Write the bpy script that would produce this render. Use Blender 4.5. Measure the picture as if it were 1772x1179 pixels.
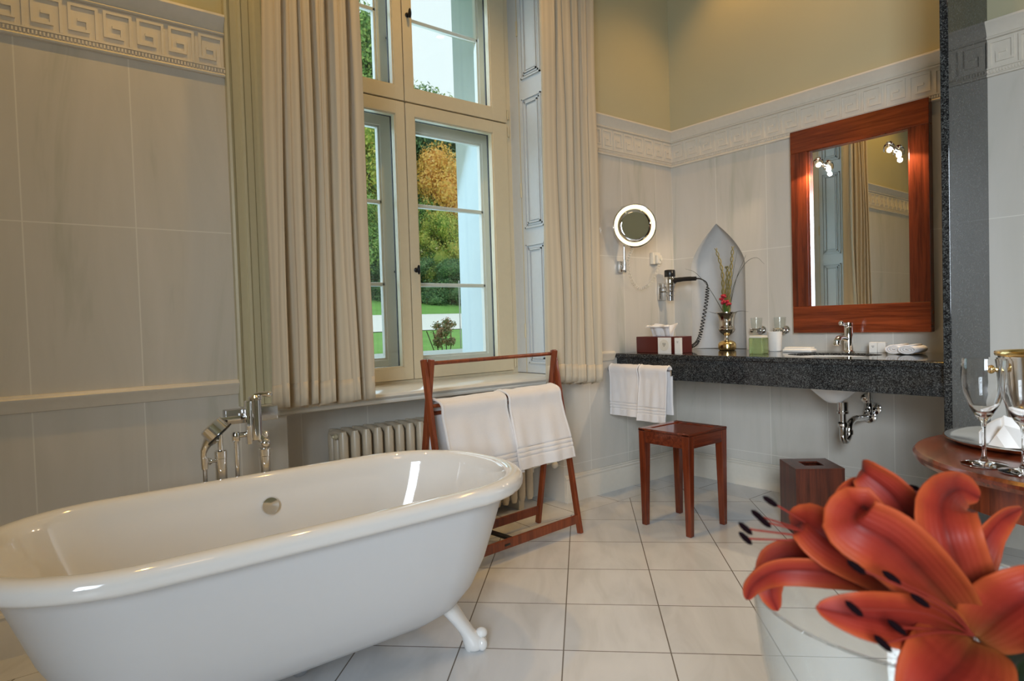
import bpy, bmesh, math, random
from mathutils import Vector, Matrix, noise
random.seed(7)
PI = math.pi
for o in list(bpy.data.objects): bpy.data.objects.remove(o, do_unlink=True)
S = bpy.context.scene
COL = S.collection

# ------------------------------------------------------------------ camera
cam = bpy.data.cameras.new('camera'); camo = bpy.data.objects.new('camera', cam); COL.objects.link(camo)
cam.sensor_width = 36; cam.lens = 1107.07 / 1772 * 36; cam.clip_start = 0.02; cam.clip_end = 300
RX = Vector((0.779765, -0.625297, -0.031145)); UP = Vector((0.042163, 0.002815, 0.999107)); FW = Vector((0.624651, 0.780382, -0.028560))
m = Matrix.Identity(4)
for i in range(3):
    m[i][0] = RX[i]; m[i][1] = UP[i]; m[i][2] = -FW[i]
m.translation = Vector((-3.7972, -2.8618, 1.12))
camo.matrix_world = m
cam.dof.use_dof = True; cam.dof.focus_distance = 3.2; cam.dof.aperture_fstop = 8.0
S.camera = camo

# ------------------------------------------------------------------ colour and world
S.view_settings.view_transform = 'Standard'; S.view_settings.look = 'None'
S.view_settings.gamma = 1; S.view_settings.use_curve_mapping = False
S.view_settings.exposure = 0.0
W = bpy.data.worlds.new('overcast_sky'); S.world = W; W.use_nodes = True
bg = W.node_tree.nodes['Background']; bg.inputs[0].default_value = (0.86, 0.95, 1.0, 1); bg.inputs[1].default_value = 1.25

# ------------------------------------------------------------------ lights
def area(name, loc, target, sx, sy, power, col, spread=PI):
    l = bpy.data.lights.new(name, 'AREA'); l.shape = 'RECTANGLE'; l.size = sx; l.size_y = sy
    l.energy = power; l.color = col; l.spread = spread
    o = bpy.data.objects.new(name, l); COL.objects.link(o); o.location = loc
    o.rotation_euler = (Vector(target) - Vector(loc)).to_track_quat('-Z', 'Y').to_euler()
    return o
def spot(name, loc, target, power, col, ang, blend=.6, r=.03):
    l = bpy.data.lights.new(name, 'SPOT'); l.energy = power; l.color = col; l.spot_size = math.radians(ang); l.spot_blend = blend
    l.shadow_soft_size = r
    o = bpy.data.objects.new(name, l); COL.objects.link(o); o.location = loc
    o.rotation_euler = (Vector(target) - Vector(loc)).to_track_quat('-Z', 'Y').to_euler()
    return o
def point(name, loc, power, col, r=.02):
    l = bpy.data.lights.new(name, 'POINT'); l.energy = power; l.color = col; l.shadow_soft_size = r
    o = bpy.data.objects.new(name, l); COL.objects.link(o); o.location = loc
    return o
# daylight through the window in view and through the second window behind the camera
area('daylight_window', (-1.96, 1.0, 2.0), (-2.2, -2.0, 0.5), 1.35, 2.4, 24, (.55, .75, 1.0))
area('daylight_second_window', (-5.94, -4.6, 2.0), (-.8, -1.6, .2), 1.4, 1.9, 54, (.78, .89, 1.0), math.radians(74))
# the ceiling lamp of the room and the ceiling spots that wash the vanity wall
area('ceiling_lamp_light', (-3.1, -3.4, 3.55), (-3.1, -3.4, 0), .5, .5, 3, (1.0, .62, .30))
spot('ceiling_spot_light', (-.33, -.75, 3.86), (-.45, -.75, 0), 36, (1.0, .52, .12), 100)
spot('ceiling_spot_light', (-.33, -1.75, 3.86), (-.45, -1.6, 0), 25, (1.0, .55, .18), 100)
spot('added_tub_spot_light', (-3.35, -.62, 3.86), (-3.3, -.2, 0), 58, (1.0, .57, .10), 110)  # unseen spot added over the tub to warm the left wall and curtains
spot('added_tub_spot_light', (-2.1, -.62, 3.86), (-2.1, -.2, 0), 44, (1.0, .58, .16), 110)  # second added warm spot, over the towel rack

# ------------------------------------------------------------------ materials
def nmat(name):
    m = bpy.data.materials.new(name); m.use_nodes = True
    return m, m.node_tree, m.node_tree.nodes['Principled BSDF']
def mth(t, op, a, b=None, c=None):
    n = t.nodes.new('ShaderNodeMath'); n.operation = op
    for i, v in enumerate((a, b, c)):
        if v is None: continue
        if isinstance(v, (int, float)): n.inputs[i].default_value = v
        else: t.links.new(v, n.inputs[i])
    return n.outputs[0]
def mixc(t, f, a, b):
    n = t.nodes.new('ShaderNodeMix'); n.data_type = 'RGBA'
    for sk, v in ((n.inputs[0], f), (n.inputs[6], a), (n.inputs[7], b)):
        if hasattr(v, 'links'): t.links.new(v, sk)
        elif isinstance(v, (int, float)): sk.default_value = v
        else: sk.default_value = (*v, 1)
    return n.outputs[2]
def coord(t, scale=(1, 1, 1), loc=(0, 0, 0), rot=(0, 0, 0), kind='Object'):
    c = t.nodes.new('ShaderNodeTexCoord'); mp = t.nodes.new('ShaderNodeMapping')
    t.links.new(c.outputs[kind], mp.inputs[0])
    mp.inputs['Scale'].default_value = scale; mp.inputs['Location'].default_value = loc; mp.inputs['Rotation'].default_value = rot
    return mp.outputs[0]
def noi(t, vec, scale, detail=3, rough=.5, dist=0):
    n = t.nodes.new('ShaderNodeTexNoise'); t.links.new(vec, n.inputs['Vector'])
    n.inputs['Scale'].default_value = scale; n.inputs['Detail'].default_value = detail; n.inputs['Roughness'].default_value = rough
    n.inputs['Distortion'].default_value = dist
    return n.outputs[0]
def ramp(t, f, stops):
    n = t.nodes.new('ShaderNodeValToRGB'); t.links.new(f, n.inputs[0]); e = n.color_ramp.elements
    while len(e) < len(stops): e.new(.5)
    for k, (p, c) in enumerate(stops):
        e[k].position = p; e[k].color = (*c, 1) if len(c) == 3 else c
    return n.outputs[0]
def bump(t, b, h, strength=.3, dist=.01):
    n = t.nodes.new('ShaderNodeBump'); n.inputs['Strength'].default_value = strength; n.inputs['Distance'].default_value = dist
    t.links.new(h, n.inputs['Height']); t.links.new(n.outputs[0], b.inputs['Normal'])
def plain(name, c, rough=.5, metal=0, spec=.5, coat=0, **kw):
    m, t, b = nmat(name)
    b.inputs['Base Color'].default_value = (*c, 1); b.inputs['Roughness'].default_value = rough; b.inputs['Metallic'].default_value = metal
    b.inputs['Specular IOR Level'].default_value = spec; b.inputs['Coat Weight'].default_value = coat
    v = coord(t); n = noi(t, v, kw.get('ns', 40), 2)
    t.links.new(mixc(t, n, tuple(x * (1 - kw.get('nv', .03)) for x in c), tuple(min(1, x * (1 + kw.get('nv', .03))) for x in c)), b.inputs['Base Color'])
    if kw.get('bump'): bump(t, b, noi(t, v, kw.get('bs', 300), 2), kw['bump'], .002)
    if kw.get('trans'): b.inputs['Transmission Weight'].default_value = kw['trans']
    if kw.get('ior'): b.inputs['IOR'].default_value = kw['ior']
    if kw.get('sheen'): b.inputs['Sheen Weight'].default_value = kw['sheen']
    return m
def joint(t, x, w, off, g):
    # 1 on the joint, 0 on the tile
    f = mth(t, 'FRACT', mth(t, 'DIVIDE', mth(t, 'SUBTRACT', x, off), w))
    d = mth(t, 'ABSOLUTE', mth(t, 'SUBTRACT', f, .5))
    return mth(t, 'GREATER_THAN', d, .5 - g / w / 2)
def wall_tile(name, axis, w, off):
    m, t, b = nmat(name)
    c = coord(t); s = t.nodes.new('ShaderNodeSeparateXYZ'); t.links.new(c, s.inputs[0])
    u = s.outputs[axis]; z = s.outputs[2]
    jz = mth(t, 'LESS_THAN', mth(t, 'ABSOLUTE', mth(t, 'SUBTRACT', z, 1.533)), .0022)
    jb = mth(t, 'LESS_THAN', mth(t, 'ABSOLUTE', mth(t, 'SUBTRACT', z, .225)), .002)
    j = mth(t, 'MAXIMUM', mth(t, 'MAXIMUM', joint(t, u, w, off, .0045), jz), jb)
    idx = mth(t, 'FLOOR', mth(t, 'DIVIDE', mth(t, 'SUBTRACT', u, off), w))
    comb = t.nodes.new('ShaderNodeCombineXYZ'); t.links.new(u, comb.inputs[0]); t.links.new(mth(t, 'MULTIPLY', idx, 3.7), comb.inputs[1]); t.links.new(mth(t, 'MULTIPLY', z, .16), comb.inputs[2])
    n1 = noi(t, comb.outputs[0], 5.5, 4, .6, .8); n2 = noi(t, comb.outputs[0], 16, 3)
    base = ramp(t, n1, [(.28, (.47, .47, .39)), (.42, (.605, .575, .51)), (.56, (.635, .60, .535)), (.75, (.67, .63, .57))])
    base = mixc(t, mth(t, 'MULTIPLY', n2, .28), base, (.70, .66, .60))
    t.links.new(mixc(t, j, base, (.76, .73, .66)), b.inputs['Base Color'])
    b.inputs['Roughness'].default_value = .22; b.inputs['Specular IOR Level'].default_value = .45
    bump(t, b, mth(t, 'ADD', mth(t, 'MULTIPLY', j, -1), mth(t, 'MULTIPLY', n1, .35)), .25, .002)
    return m
def floor_tile():
    m, t, b = nmat('floor_tile')
    c = coord(t); s = t.nodes.new('ShaderNodeSeparateXYZ'); t.links.new(c, s.inputs[0])
    x, y = s.outputs[0], s.outputs[1]; r = math.sqrt(.5)
    a = mth(t, 'MULTIPLY', mth(t, 'ADD', x, y), r); q = mth(t, 'MULTIPLY', mth(t, 'SUBTRACT', x, y), r)
    g = .0045
    dia = mth(t, 'MAXIMUM', joint(t, a, .358, -1.847, g), joint(t, q, .358, -.756, g))
    # straight border rows along the two walls
    inN = mth(t, 'GREATER_THAN', y, -.205); inE = mth(t, 'GREATER_THAN', x, -.285)
    bN = mth(t, 'MAXIMUM', joint(t, x, .357, -3.725, g), mth(t, 'LESS_THAN', mth(t, 'ABSOLUTE', mth(t, 'ADD', y, .205)), g / 2))
    bE = mth(t, 'MAXIMUM', joint(t, y, .357, -.373, g), mth(t, 'LESS_THAN', mth(t, 'ABSOLUTE', mth(t, 'ADD', x, .285)), g / 2))
    def sel(f, p, q2): return mth(t, 'ADD', mth(t, 'MULTIPLY', f, p), mth(t, 'MULTIPLY', mth(t, 'SUBTRACT', 1, f), q2))
    j = sel(inE, bE, sel(inN, bN, dia))
    ia = mth(t, 'FLOOR', mth(t, 'DIVIDE', mth(t, 'ADD', a, 1.847), .358)); iq = mth(t, 'FLOOR', mth(t, 'DIVIDE', mth(t, 'ADD', q, .756), .358))
    comb = t.nodes.new('ShaderNodeCombineXYZ')
    t.links.new(mth(t, 'MULTIPLY', a, .3), comb.inputs[0]); t.links.new(q, comb.inputs[1]); t.links.new(mth(t, 'ADD', mth(t, 'MULTIPLY', ia, 2.3), mth(t, 'MULTIPLY', iq, 5.1)), comb.inputs[2])
    n = noi(t, comb.outputs[0], 7, 4, .55, 1.0)
    base = ramp(t, n, [(.3, (.60, .61, .62)), (.5, (.675, .685, .70)), (.7, (.72, .73, .745))])
    t.links.new(mixc(t, j, base, (.17, .15, .13)), b.inputs['Base Color'])
    b.inputs['Roughness'].default_value = .2; b.inputs['Specular IOR Level'].default_value = .4
    bump(t, b, mth(t, 'MULTIPLY', j, -1), .3, .002)
    return m
def wood(name, c1, c2, rot=(0, 0, 0), rough=.22, sc=1.0, coat=.4, stretch=(1, 1, .06)):
    m, t, b = nmat(name)
    v = coord(t, tuple(s * sc for s in stretch), (0, 0, 0), rot)
    n1 = noi(t, v, 60, 5, .65, .6); n2 = noi(t, v, 14, 2, .5, 1.5)
    f = mth(t, 'ADD', mth(t, 'MULTIPLY', n1, .6), mth(t, 'MULTIPLY', n2, .4))
    t.links.new(ramp(t, f, [(.36, c1), (.62, c2)]), b.inputs['Base Color'])
    b.inputs['Roughness'].default_value = rough; b.inputs['Coat Weight'].default_value = coat; b.inputs['Coat Roughness'].default_value = .1
    return m
def granite():
    m, t, b = nmat('dark_granite')
    v = coord(t); vo = t.nodes.new('ShaderNodeTexVoronoi'); t.links.new(v, vo.inputs[0]); vo.inputs['Scale'].default_value = 260
    s = t.nodes.new('ShaderNodeSeparateColor'); t.links.new(vo.outputs['Color'], s.inputs[0])
    n = noi(t, v, 30, 3)
    f = mth(t, 'ADD', mth(t, 'MULTIPLY', s.outputs[0], .75), mth(t, 'MULTIPLY', n, .3))
    t.links.new(ramp(t, f, [(.25, (.008, .008, .009)), (.55, (.028, .029, .030)), (.8, (.075, .08, .08)), (.98, (.17, .175, .17))]), b.inputs['Base Color'])
    b.inputs['Roughness'].default_value = .06; b.inputs['Specular IOR Level'].default_value = .28
    return m
def cloth(name, c, stripe_axis=None, freq=300, transl=0, bs=500, bst=.4):
    m, t, b = nmat(name)
    v = coord(t)
    b.inputs['Roughness'].default_value = .9; b.inputs['Specular IOR Level'].default_value = .1; b.inputs['Sheen Weight'].default_value = .2
    if stripe_axis is not None:
        uv = t.nodes.new('ShaderNodeUVMap'); s = t.nodes.new('ShaderNodeSeparateXYZ'); t.links.new(uv.outputs[0], s.inputs[0])
        w = mth(t, 'SINE', mth(t, 'MULTIPLY', s.outputs[0], freq))
        vn = noi(t, coord(t, (1, 1, .02)), 120, 2)
        f = mth(t, 'ADD', mth(t, 'MULTIPLY', mth(t, 'ADD', w, 1), .32), mth(t, 'MULTIPLY', vn, .4))
        t.links.new(mixc(t, f, tuple(x * .82 for x in c), c), b.inputs['Base Color'])
        bump(t, b, w, .25, .002)
    else:
        n = noi(t, v, bs, 2)
        t.links.new(mixc(t, n, tuple(x * .93 for x in c), c), b.inputs['Base Color'])
        bump(t, b, n, bst, .003)
    if transl:
        tr = t.nodes.new('ShaderNodeBsdfTranslucent'); tr.inputs[0].default_value = (*c, 1)
        mx = t.nodes.new('ShaderNodeMixShader'); mx.inputs[0].default_value = transl
        t.links.new(b.outputs[0], mx.inputs[1]); t.links.new(tr.outputs[0], mx.inputs[2])
        t.links.new(mx.outputs[0], t.nodes['Material Output'].inputs[0])
    return m
def glassm(name, c=(1, 1, 1), rough=0, ior=1.45):
    m, t, b = nmat(name); b.inputs['Base Color'].default_value = (*c, 1); b.inputs['Roughness'].default_value = rough
    b.inputs['Transmission Weight'].default_value = 1; b.inputs['IOR'].default_value = ior
    return m
def pane(name):
    # thin window pane: mostly clear with a weak mirror reflection
    m, t, b = nmat(name)
    tr = t.nodes.new('ShaderNodeBsdfTransparent'); tr.inputs[0].default_value = (.96, .98, .97, 1)
    gl = t.nodes.new('ShaderNodeBsdfGlossy'); gl.inputs['Roughness'].default_value = 0
    lw = t.nodes.new('ShaderNodeLayerWeight'); lw.inputs['Blend'].default_value = .5
    fac = mth(t, 'ADD', mth(t, 'MULTIPLY', mth(t, 'POWER', lw.outputs['Facing'], 5), .35), .03)
    mx = t.nodes.new('ShaderNodeMixShader'); t.links.new(fac, mx.inputs[0])
    t.links.new(tr.outputs[0], mx.inputs[1]); t.links.new(gl.outputs[0], mx.inputs[2])
    t.links.new(mx.outputs[0], t.nodes['Material Output'].inputs[0])
    return m
def emit(name, c, s):
    m, t, b = nmat(name); b.inputs['Base Color'].default_value = (*c, 1)
    b.inputs['Emission Color'].default_value = (*c, 1); b.inputs['Emission Strength'].default_value = s
    return m
def foliage(name, stops, ns=1.6):
    m, t, b = nmat(name)
    v = coord(t); n1 = noi(t, v, ns, 3, .6)
    g = t.nodes.new('ShaderNodeNewGeometry')
    f = mth(t, 'ADD', mth(t, 'MULTIPLY', n1, .55), mth(t, 'MULTIPLY', g.outputs['Random Per Island'], .45))
    c = ramp(t, f, stops); t.links.new(c, b.inputs['Base Color']); b.inputs['Roughness'].default_value = .6
    tr = t.nodes.new('ShaderNodeBsdfTranslucent'); t.links.new(c, tr.inputs[0])
    mx = t.nodes.new('ShaderNodeMixShader'); mx.inputs[0].default_value = .3
    t.links.new(b.outputs[0], mx.inputs[1]); t.links.new(tr.outputs[0], mx.inputs[2]); t.links.new(mx.outputs[0], t.nodes['Material Output'].inputs[0])
    return m
def petalm():
    m, t, b = nmat('lily_petal')
    uv = t.nodes.new('ShaderNodeUVMap'); s = t.nodes.new('ShaderNodeSeparateXYZ'); t.links.new(uv.outputs[0], s.inputs[0])
    d = mth(t, 'ABSOLUTE', mth(t, 'SUBTRACT', s.outputs[0], .5))
    n = noi(t, coord(t), 45, 3)
    col = ramp(t, mth(t, 'ADD', mth(t, 'MULTIPLY', d, 1.5), mth(t, 'MULTIPLY', n, .3)), [(.05, (.085, .006, .005)), (.28, (.21, .016, .010)), (.62, (.30, .030, .014)), (.9, (.40, .066, .018))])
    throat = mth(t, 'POWER', mth(t, 'SUBTRACT', 1, s.outputs[1]), 6)
    col = mixc(t, mth(t, 'MULTIPLY', throat, .8), col, (.16, .06, .01))
    t.links.new(col, b.inputs['Base Color']); b.inputs['Roughness'].default_value = .55; b.inputs['Specular IOR Level'].default_value = .25
    w = mth(t, 'SINE', mth(t, 'MULTIPLY', s.outputs[0], 70)); bump(t, b, w, .12, .001)
    tr = t.nodes.new('ShaderNodeBsdfTranslucent'); t.links.new(col, tr.inputs[0])
    mx = t.nodes.new('ShaderNodeMixShader'); mx.inputs[0].default_value = .15
    t.links.new(b.outputs[0], mx.inputs[1]); t.links.new(tr.outputs[0], mx.inputs[2]); t.links.new(mx.outputs[0], t.nodes['Material Output'].inputs[0])
    return m

def thinglass(name, c=(.97, .985, .98), edge=.55, haze=.12):
    # thin blown glass: clear straight through, brighter and more reflective at its turned edges
    m, t, b = nmat(name)
    tr = t.nodes.new('ShaderNodeBsdfTransparent'); tr.inputs[0].default_value = (*c, 1)
    gl = t.nodes.new('ShaderNodeBsdfGlossy'); gl.inputs['Roughness'].default_value = .03
    df = t.nodes.new('ShaderNodeBsdfDiffuse'); df.inputs[0].default_value = (.8, .82, .82, 1)
    lw = t.nodes.new('ShaderNodeLayerWeight'); lw.inputs['Blend'].default_value = .5
    fac = mth(t, 'ADD', mth(t, 'MULTIPLY', mth(t, 'POWER', lw.outputs['Facing'], 4), edge), .03)
    m0 = t.nodes.new('ShaderNodeMixShader'); m0.inputs[0].default_value = haze
    t.links.new(tr.outputs[0], m0.inputs[1]); t.links.new(df.outputs[0], m0.inputs[2])
    mx = t.nodes.new('ShaderNodeMixShader'); t.links.new(fac, mx.inputs[0])
    t.links.new(m0.outputs[0], mx.inputs[1]); t.links.new(gl.outputs[0], mx.inputs[2])
    t.links.new(mx.outputs[0], t.nodes['Material Output'].inputs[0])
    return m
M = {}
M['tileN'] = wall_tile('cream_wall_tile_window_side', 0, .3535, -3.3635)
M['tileE'] = wall_tile('cream_wall_tile_vanity_side', 1, .36, -.36)
M['border'] = plain('glazed_relief_border', (.74, .68, .58), .18, nv=.04)
M['paintG'] = plain('pale_green_wall_paint', (.50, .47, .31), .75, nv=.03, ns=4)
M['ceil'] = plain('ceiling_paint', (.80, .77, .68), .8)
M['floor'] = floor_tile()
M['frame_in'] = plain('cream_window_paint', (.72, .63, .45), .32)
M['frame_out'] = plain('grey_white_window_paint', (.82, .79, .72), .4)
M['casing'] = plain('olive_cream_casing_paint', (.52, .48, .32), .4)
M['shutter'] = plain('white_shutter_paint', (.60, .64, .67), .35)
M['dark_seal'] = plain('dark_window_seal', (.04, .04, .05), .6)
M['marble'] = plain('pale_sill_marble', (.70, .68, .62), .15, nv=.08, ns=6)
M['ext'] = plain('white_outer_render', (.60, .66, .67), .8, nv=.04)
M['iron'] = plain('black_iron', (.015, .015, .018), .35, .6)
M['brass'] = plain('painted_hinge', (.62, .55, .38), .35, .2)
M['chrome'] = plain('chrome', (.78, .78, .78), .06, 1)
M['steel'] = plain('satin_steel', (.55, .55, .56), .22, 1)
M['mirror'] = plain('mirror_silver', (.88, .90, .89), 0.0, 1, nv=0)
M['enamel'] = plain('white_enamel', (.80, .79, .77), .07, 0, .6, coat=.6, nv=.01)
M['tubout'] = plain('satin_white_tub_paint', (.66, .665, .675), .32, 0, .45, nv=.01)
M['radiator'] = plain('beige_radiator_enamel', (.55, .47, .35), .3)
M['mahog'] = wood('mahogany', (.060, .010, .004), (.20, .036, .011), coat=.25)
M['mahogX'] = wood('mahogany_x_grain', (.060, .010, .004), (.185, .034, .011), coat=.25, stretch=(.06, 1, 1))
M['mahogY'] = wood('mahogany_y_grain', (.10, .015, .004), (.27, .050, .012), coat=.25, stretch=(1, .06, 1))
M['teak'] = wood('reddish_rack_wood', (.14, .026, .008), (.28, .062, .018), rough=.35, coat=.2)
M['walnut'] = wood('dark_red_bin_wood', (.035, .009, .006), (.14, .030, .014), sc=1.2, rough=.3, coat=.2)
M['granite'] = granite()
M['curtain'] = cloth('cream_striped_curtain', (.80, .69, .52), 0, 420, .22)
M['towel'] = cloth('white_terry', (.86, .83, .82), None, bs=420, bst=.5)
M['tissue'] = cloth('tissue_paper', (.84, .82, .80), None, bs=30, bst=.1)
M['white'] = plain('white_card', (.82, .80, .76), .5)
M['whitepl'] = plain('white_plastic', (.75, .71, .62), .3)
M['red'] = plain('dark_red_card', (.095, .013, .010), .3)
M['black'] = plain('black_plastic', (.012, .012, .013), .28)
M['glass'] = glassm('clear_glass')
M['pane'] = pane('window_pane')
M['bowlglass'] = thinglass('thin_bowl_glass')
M['tumbglass'] = thinglass('thin_tumbler_glass', edge=.6, haze=.01)
M['green_liq'] = glassm('green_soap', (.55, .80, .22), .05, 1.33)
M['water'] = glassm('water', (.97, 1, .98), 0, 1.33)
M['silver'] = plain('polished_silver', (.72, .69, .64), .12, 1)
M['gold'] = plain('gold_rim', (.90, .66, .30), .18, 1)
M['bulb'] = emit('halogen_bulb', (1.0, .78, .50), 28)
M['ring'] = emit('lit_mirror_ring', (1.0, .86, .52), 1.5)
M['petal'] = petalm()
M['stem'] = plain('green_stem', (.06, .12, .02), .5)
M['leaf'] = plain('dark_green_leaf', (.012, .030, .006), .45)
M['anther'] = plain('dark_anther', (.006, .002, .003), .9, spec=.05)
M['filament'] = plain('red_filament', (.20, .018, .010), .5)
M['stalk'] = plain('woody_twisted_stalk', (.20, .17, .05), .6, nv=.4, ns=60)
M['grass_b'] = plain('dark_grass_blade', (.05, .055, .035), .6)
M['redfl'] = plain('crimson_blossom', (.38, .012, .03), .6)
M['lawn'] = plain('lawn_grass', (.19, .42, .08), .9, nv=.35, ns=1.2)
M['path'] = plain('pale_gravel', (.92, .92, .88), .9)
M['bark'] = plain('bark', (.10, .08, .05), .9)
M['folG'] = foliage('green_foliage', [(.25, (.05, .13, .03)), (.45, (.20, .40, .09)), (.62, (.42, .60, .16)), (.8, (.68, .72, .24))])
M['folD'] = foliage('dark_foliage', [(.25, (.03, .09, .04)), (.45, (.11, .25, .10)), (.65, (.26, .44, .18)), (.82, (.44, .58, .28))])
M['folY'] = foliage('yellow_green_foliage', [(.25, (.10, .20, .03)), (.42, (.40, .54, .10)), (.6, (.72, .70, .16)), (.8, (.90, .70, .20))])
M['folO'] = foliage('autumn_foliage', [(.2, (.40, .34, .06)), (.4, (.88, .54, .12)), (.6, (.98, .60, .14)), (.8, (1.0, .74, .30))])
M['folR'] = foliage('rose_shrub_foliage', [(.25, (.12, .18, .06)), (.5, (.34, .32, .16)), (.75, (.60, .26, .16))], 6)

# ------------------------------------------------------------------ mesh helpers
class G:
    def __init__(s): s.bm = bmesh.new(); s.uv = None
    def box(s, a, b, bev=0, seg=2, rot=None, piv=None):
        """box from corner a to corner b, optionally bevelled and turned"""
        r = bmesh.ops.create_cube(s.bm, size=1)['verts']
        a = Vector(a); b = Vector(b); c = (a + b) / 2; d = b - a
        for v in r: v.co = Vector((v.co.x * d.x, v.co.y * d.y, v.co.z * d.z)) + c
        if bev:
            es = list({e for v in r for e in v.link_edges})
            g = bmesh.ops.bevel(s.bm, geom=es, offset=bev, segments=seg, affect='EDGES', profile=.5)
            r = list({v for f in g['faces'] for v in f.verts} | {v for v in r if v.is_valid})
        if rot is not None:
            p = Vector(piv) if piv is not None else c
            for v in r: v.co = rot @ (v.co - p) + p
        return s
    def beam(s, p0, p1, w, d, side=(1, 0, 0), bev=0, w1=None, d1=None):
        """square beam from p0 to p1: width w along side, depth d across"""
        p0 = Vector(p0); p1 = Vector(p1); t = (p1 - p0).normalized(); sd = Vector(side); sd = (sd - t * sd.dot(t)).normalized(); n = t.cross(sd)
        w1 = w if w1 is None else w1; d1 = d if d1 is None else d1; vs = []
        for p, ww, dd in ((p0, w, d), (p1, w1, d1)):
            for i, j in ((-1, -1), (1, -1), (1, 1), (-1, 1)): vs.append(s.bm.verts.new(p + sd * ww / 2 * i + n * dd / 2 * j))
        fs = [(3, 2, 1, 0), (4, 5, 6, 7), (0, 1, 5, 4), (1, 2, 6, 5), (2, 3, 7, 6), (3, 0, 4, 7)]
        F = [s.bm.faces.new([vs[i] for i in f]) for f in fs]
        if bev: bmesh.ops.bevel(s.bm, geom=list({e for f in F for e in f.edges}), offset=bev, segments=2, affect='EDGES', profile=.5)
        return s
    def rings(s, rs, closed=True, cap0=True, cap1=True, loop=False):
        R = [[s.bm.verts.new(p) for p in r] for r in rs]; n = len(R[0])
        pairs = list(zip(R[:-1], R[1:])) + ([(R[-1], R[0])] if loop else [])
        for A, B in pairs:
            for i in range(n if closed else n - 1):
                j = (i + 1) % n
                s.bm.faces.new((A[i], A[j], B[j], B[i]))
        if closed and not loop:
            if cap0: s.bm.faces.new(R[0][::-1])
            if cap1: s.bm.faces.new(R[-1])
        return s
    def lathe(s, prof, o=(0, 0, 0), seg=40, axis=(0, 0, 1), sx=1, sy=1, cap0=True, cap1=True):
        o = Vector(o); q = Vector((0, 0, 1)).rotation_difference(Vector(axis).normalized())
        return s.rings([[o + q @ Vector((max(r, 1e-4) * math.cos(2 * PI * k / seg) * sx, max(r, 1e-4) * math.sin(2 * PI * k / seg) * sy, z)) for k in range(seg)] for r, z in prof], cap0=cap0, cap1=cap1)
    def cyl(s, p0, p1, r, r1=None, seg=20):
        p0 = Vector(p0); d = Vector(p1) - p0
        return s.lathe([(r, 0), (r if r1 is None else r1, d.length)], p0, seg, d)
    def tube(s, pts, r, seg=10, caps=True):
        pts = [Vector(p) for p in pts]; n = len(pts); rs = r if isinstance(r, (list, tuple)) else [r] * n
        t = (pts[1] - pts[0]).normalized(); ref = Vector((0, 0, 1)) if abs(t.z) < .9 else Vector((1, 0, 0)); u = t.cross(ref).normalized(); out = []
        for i, p in enumerate(pts):
            t2 = (pts[min(i + 1, n - 1)] - pts[max(i - 1, 0)]).normalized(); u = (u - t2 * u.dot(t2)).normalized(); v = t2.cross(u)
            out.append([p + (u * math.cos(2 * PI * k / seg) + v * math.sin(2 * PI * k / seg)) * rs[i] for k in range(seg)])
        return s.rings(out, cap0=caps, cap1=caps)
    def ball(s, c, r, seg=16, sc=(1, 1, 1)):
        ks = 10; c = Vector(c)
        return s.rings([[c + Vector((r * sc[0] * math.sin(PI * a / ks) * math.cos(2 * PI * k / seg), r * sc[1] * math.sin(PI * a / ks) * math.sin(2 * PI * k / seg), -r * sc[2] * math.cos(PI * a / ks))) for k in range(seg)] for a in [.15] + list(range(1, ks)) + [ks - .15]])
    def grid(s, fn, nu, nv, uv=False, closed_u=False):
        V = [[s.bm.verts.new(fn(i / nu, j / nv)) for i in range(nu + (0 if closed_u else 1))] for j in range(nv + 1)]
        if uv and s.uv is None: s.uv = s.bm.loops.layers.uv.new('UVMap')
        for j in range(nv):
            for i in range(nu):
                i2 = (i + 1) % len(V[0])
                f = s.bm.faces.new((V[j][i], V[j][i2], V[j + 1][i2], V[j + 1][i]))
                if uv:
                    for l, c in zip(f.loops, ((i, j), (i + 1, j), (i + 1, j + 1), (i, j + 1))): l[s.uv].uv = (c[0] / nu, c[1] / nv)
        return s
    def prism(s, poly, a, b, plane='xz'):
        def P(p, h): return {'xy': (p[0], p[1], h), 'xz': (p[0], h, p[1]), 'yz': (h, p[0], p[1])}[plane]
        A = [s.bm.verts.new(P(p, a)) for p in poly]; B = [s.bm.verts.new(P(p, b)) for p in poly]; n = len(poly)
        s.bm.faces.new(A[::-1]); s.bm.faces.new(B)
        for i in range(n): s.bm.faces.new((A[i], A[(i + 1) % n], B[(i + 1) % n], B[i]))
        return s
    def move(s, v):
        for x in s.bm.verts: x.co += Vector(v)
        return s
    def xf(s, mat):
        for x in s.bm.verts: x.co = mat @ x.co
        return s
def wloc(o):
    v = Vector((0, 0, 0))
    while o: v += o.location; o = o.parent
    return v
def add(name, g, mat, parent=None, smooth=35, local=False, solid=0, subd=0, kind=None, label=None, off=-1):
    me = bpy.data.meshes.new(name)
    bmesh.ops.recalc_face_normals(g.bm, faces=g.bm.faces)
    if parent is not None and not local:
        w = wloc(parent)
        for v in g.bm.verts: v.co -= w
    g.bm.to_mesh(me); g.bm.free()
    me.materials.append(M[mat] if isinstance(mat, str) else mat)
    if smooth:
        me.polygons.foreach_set('use_smooth', [True] * len(me.polygons))
        me.set_sharp_from_angle(angle=math.radians(smooth))
    o = bpy.data.objects.new(name, me); COL.objects.link(o)
    if parent is not None: o.parent = parent
    if solid:
        md = o.modifiers.new('solid', 'SOLIDIFY'); md.thickness = solid; md.offset = off
    if subd:
        md = o.modifiers.new('sub', 'SUBSURF'); md.levels = subd; md.render_levels = subd
    if kind: o['kind'] = kind
    if label: o['label'] = label
    return o
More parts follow.
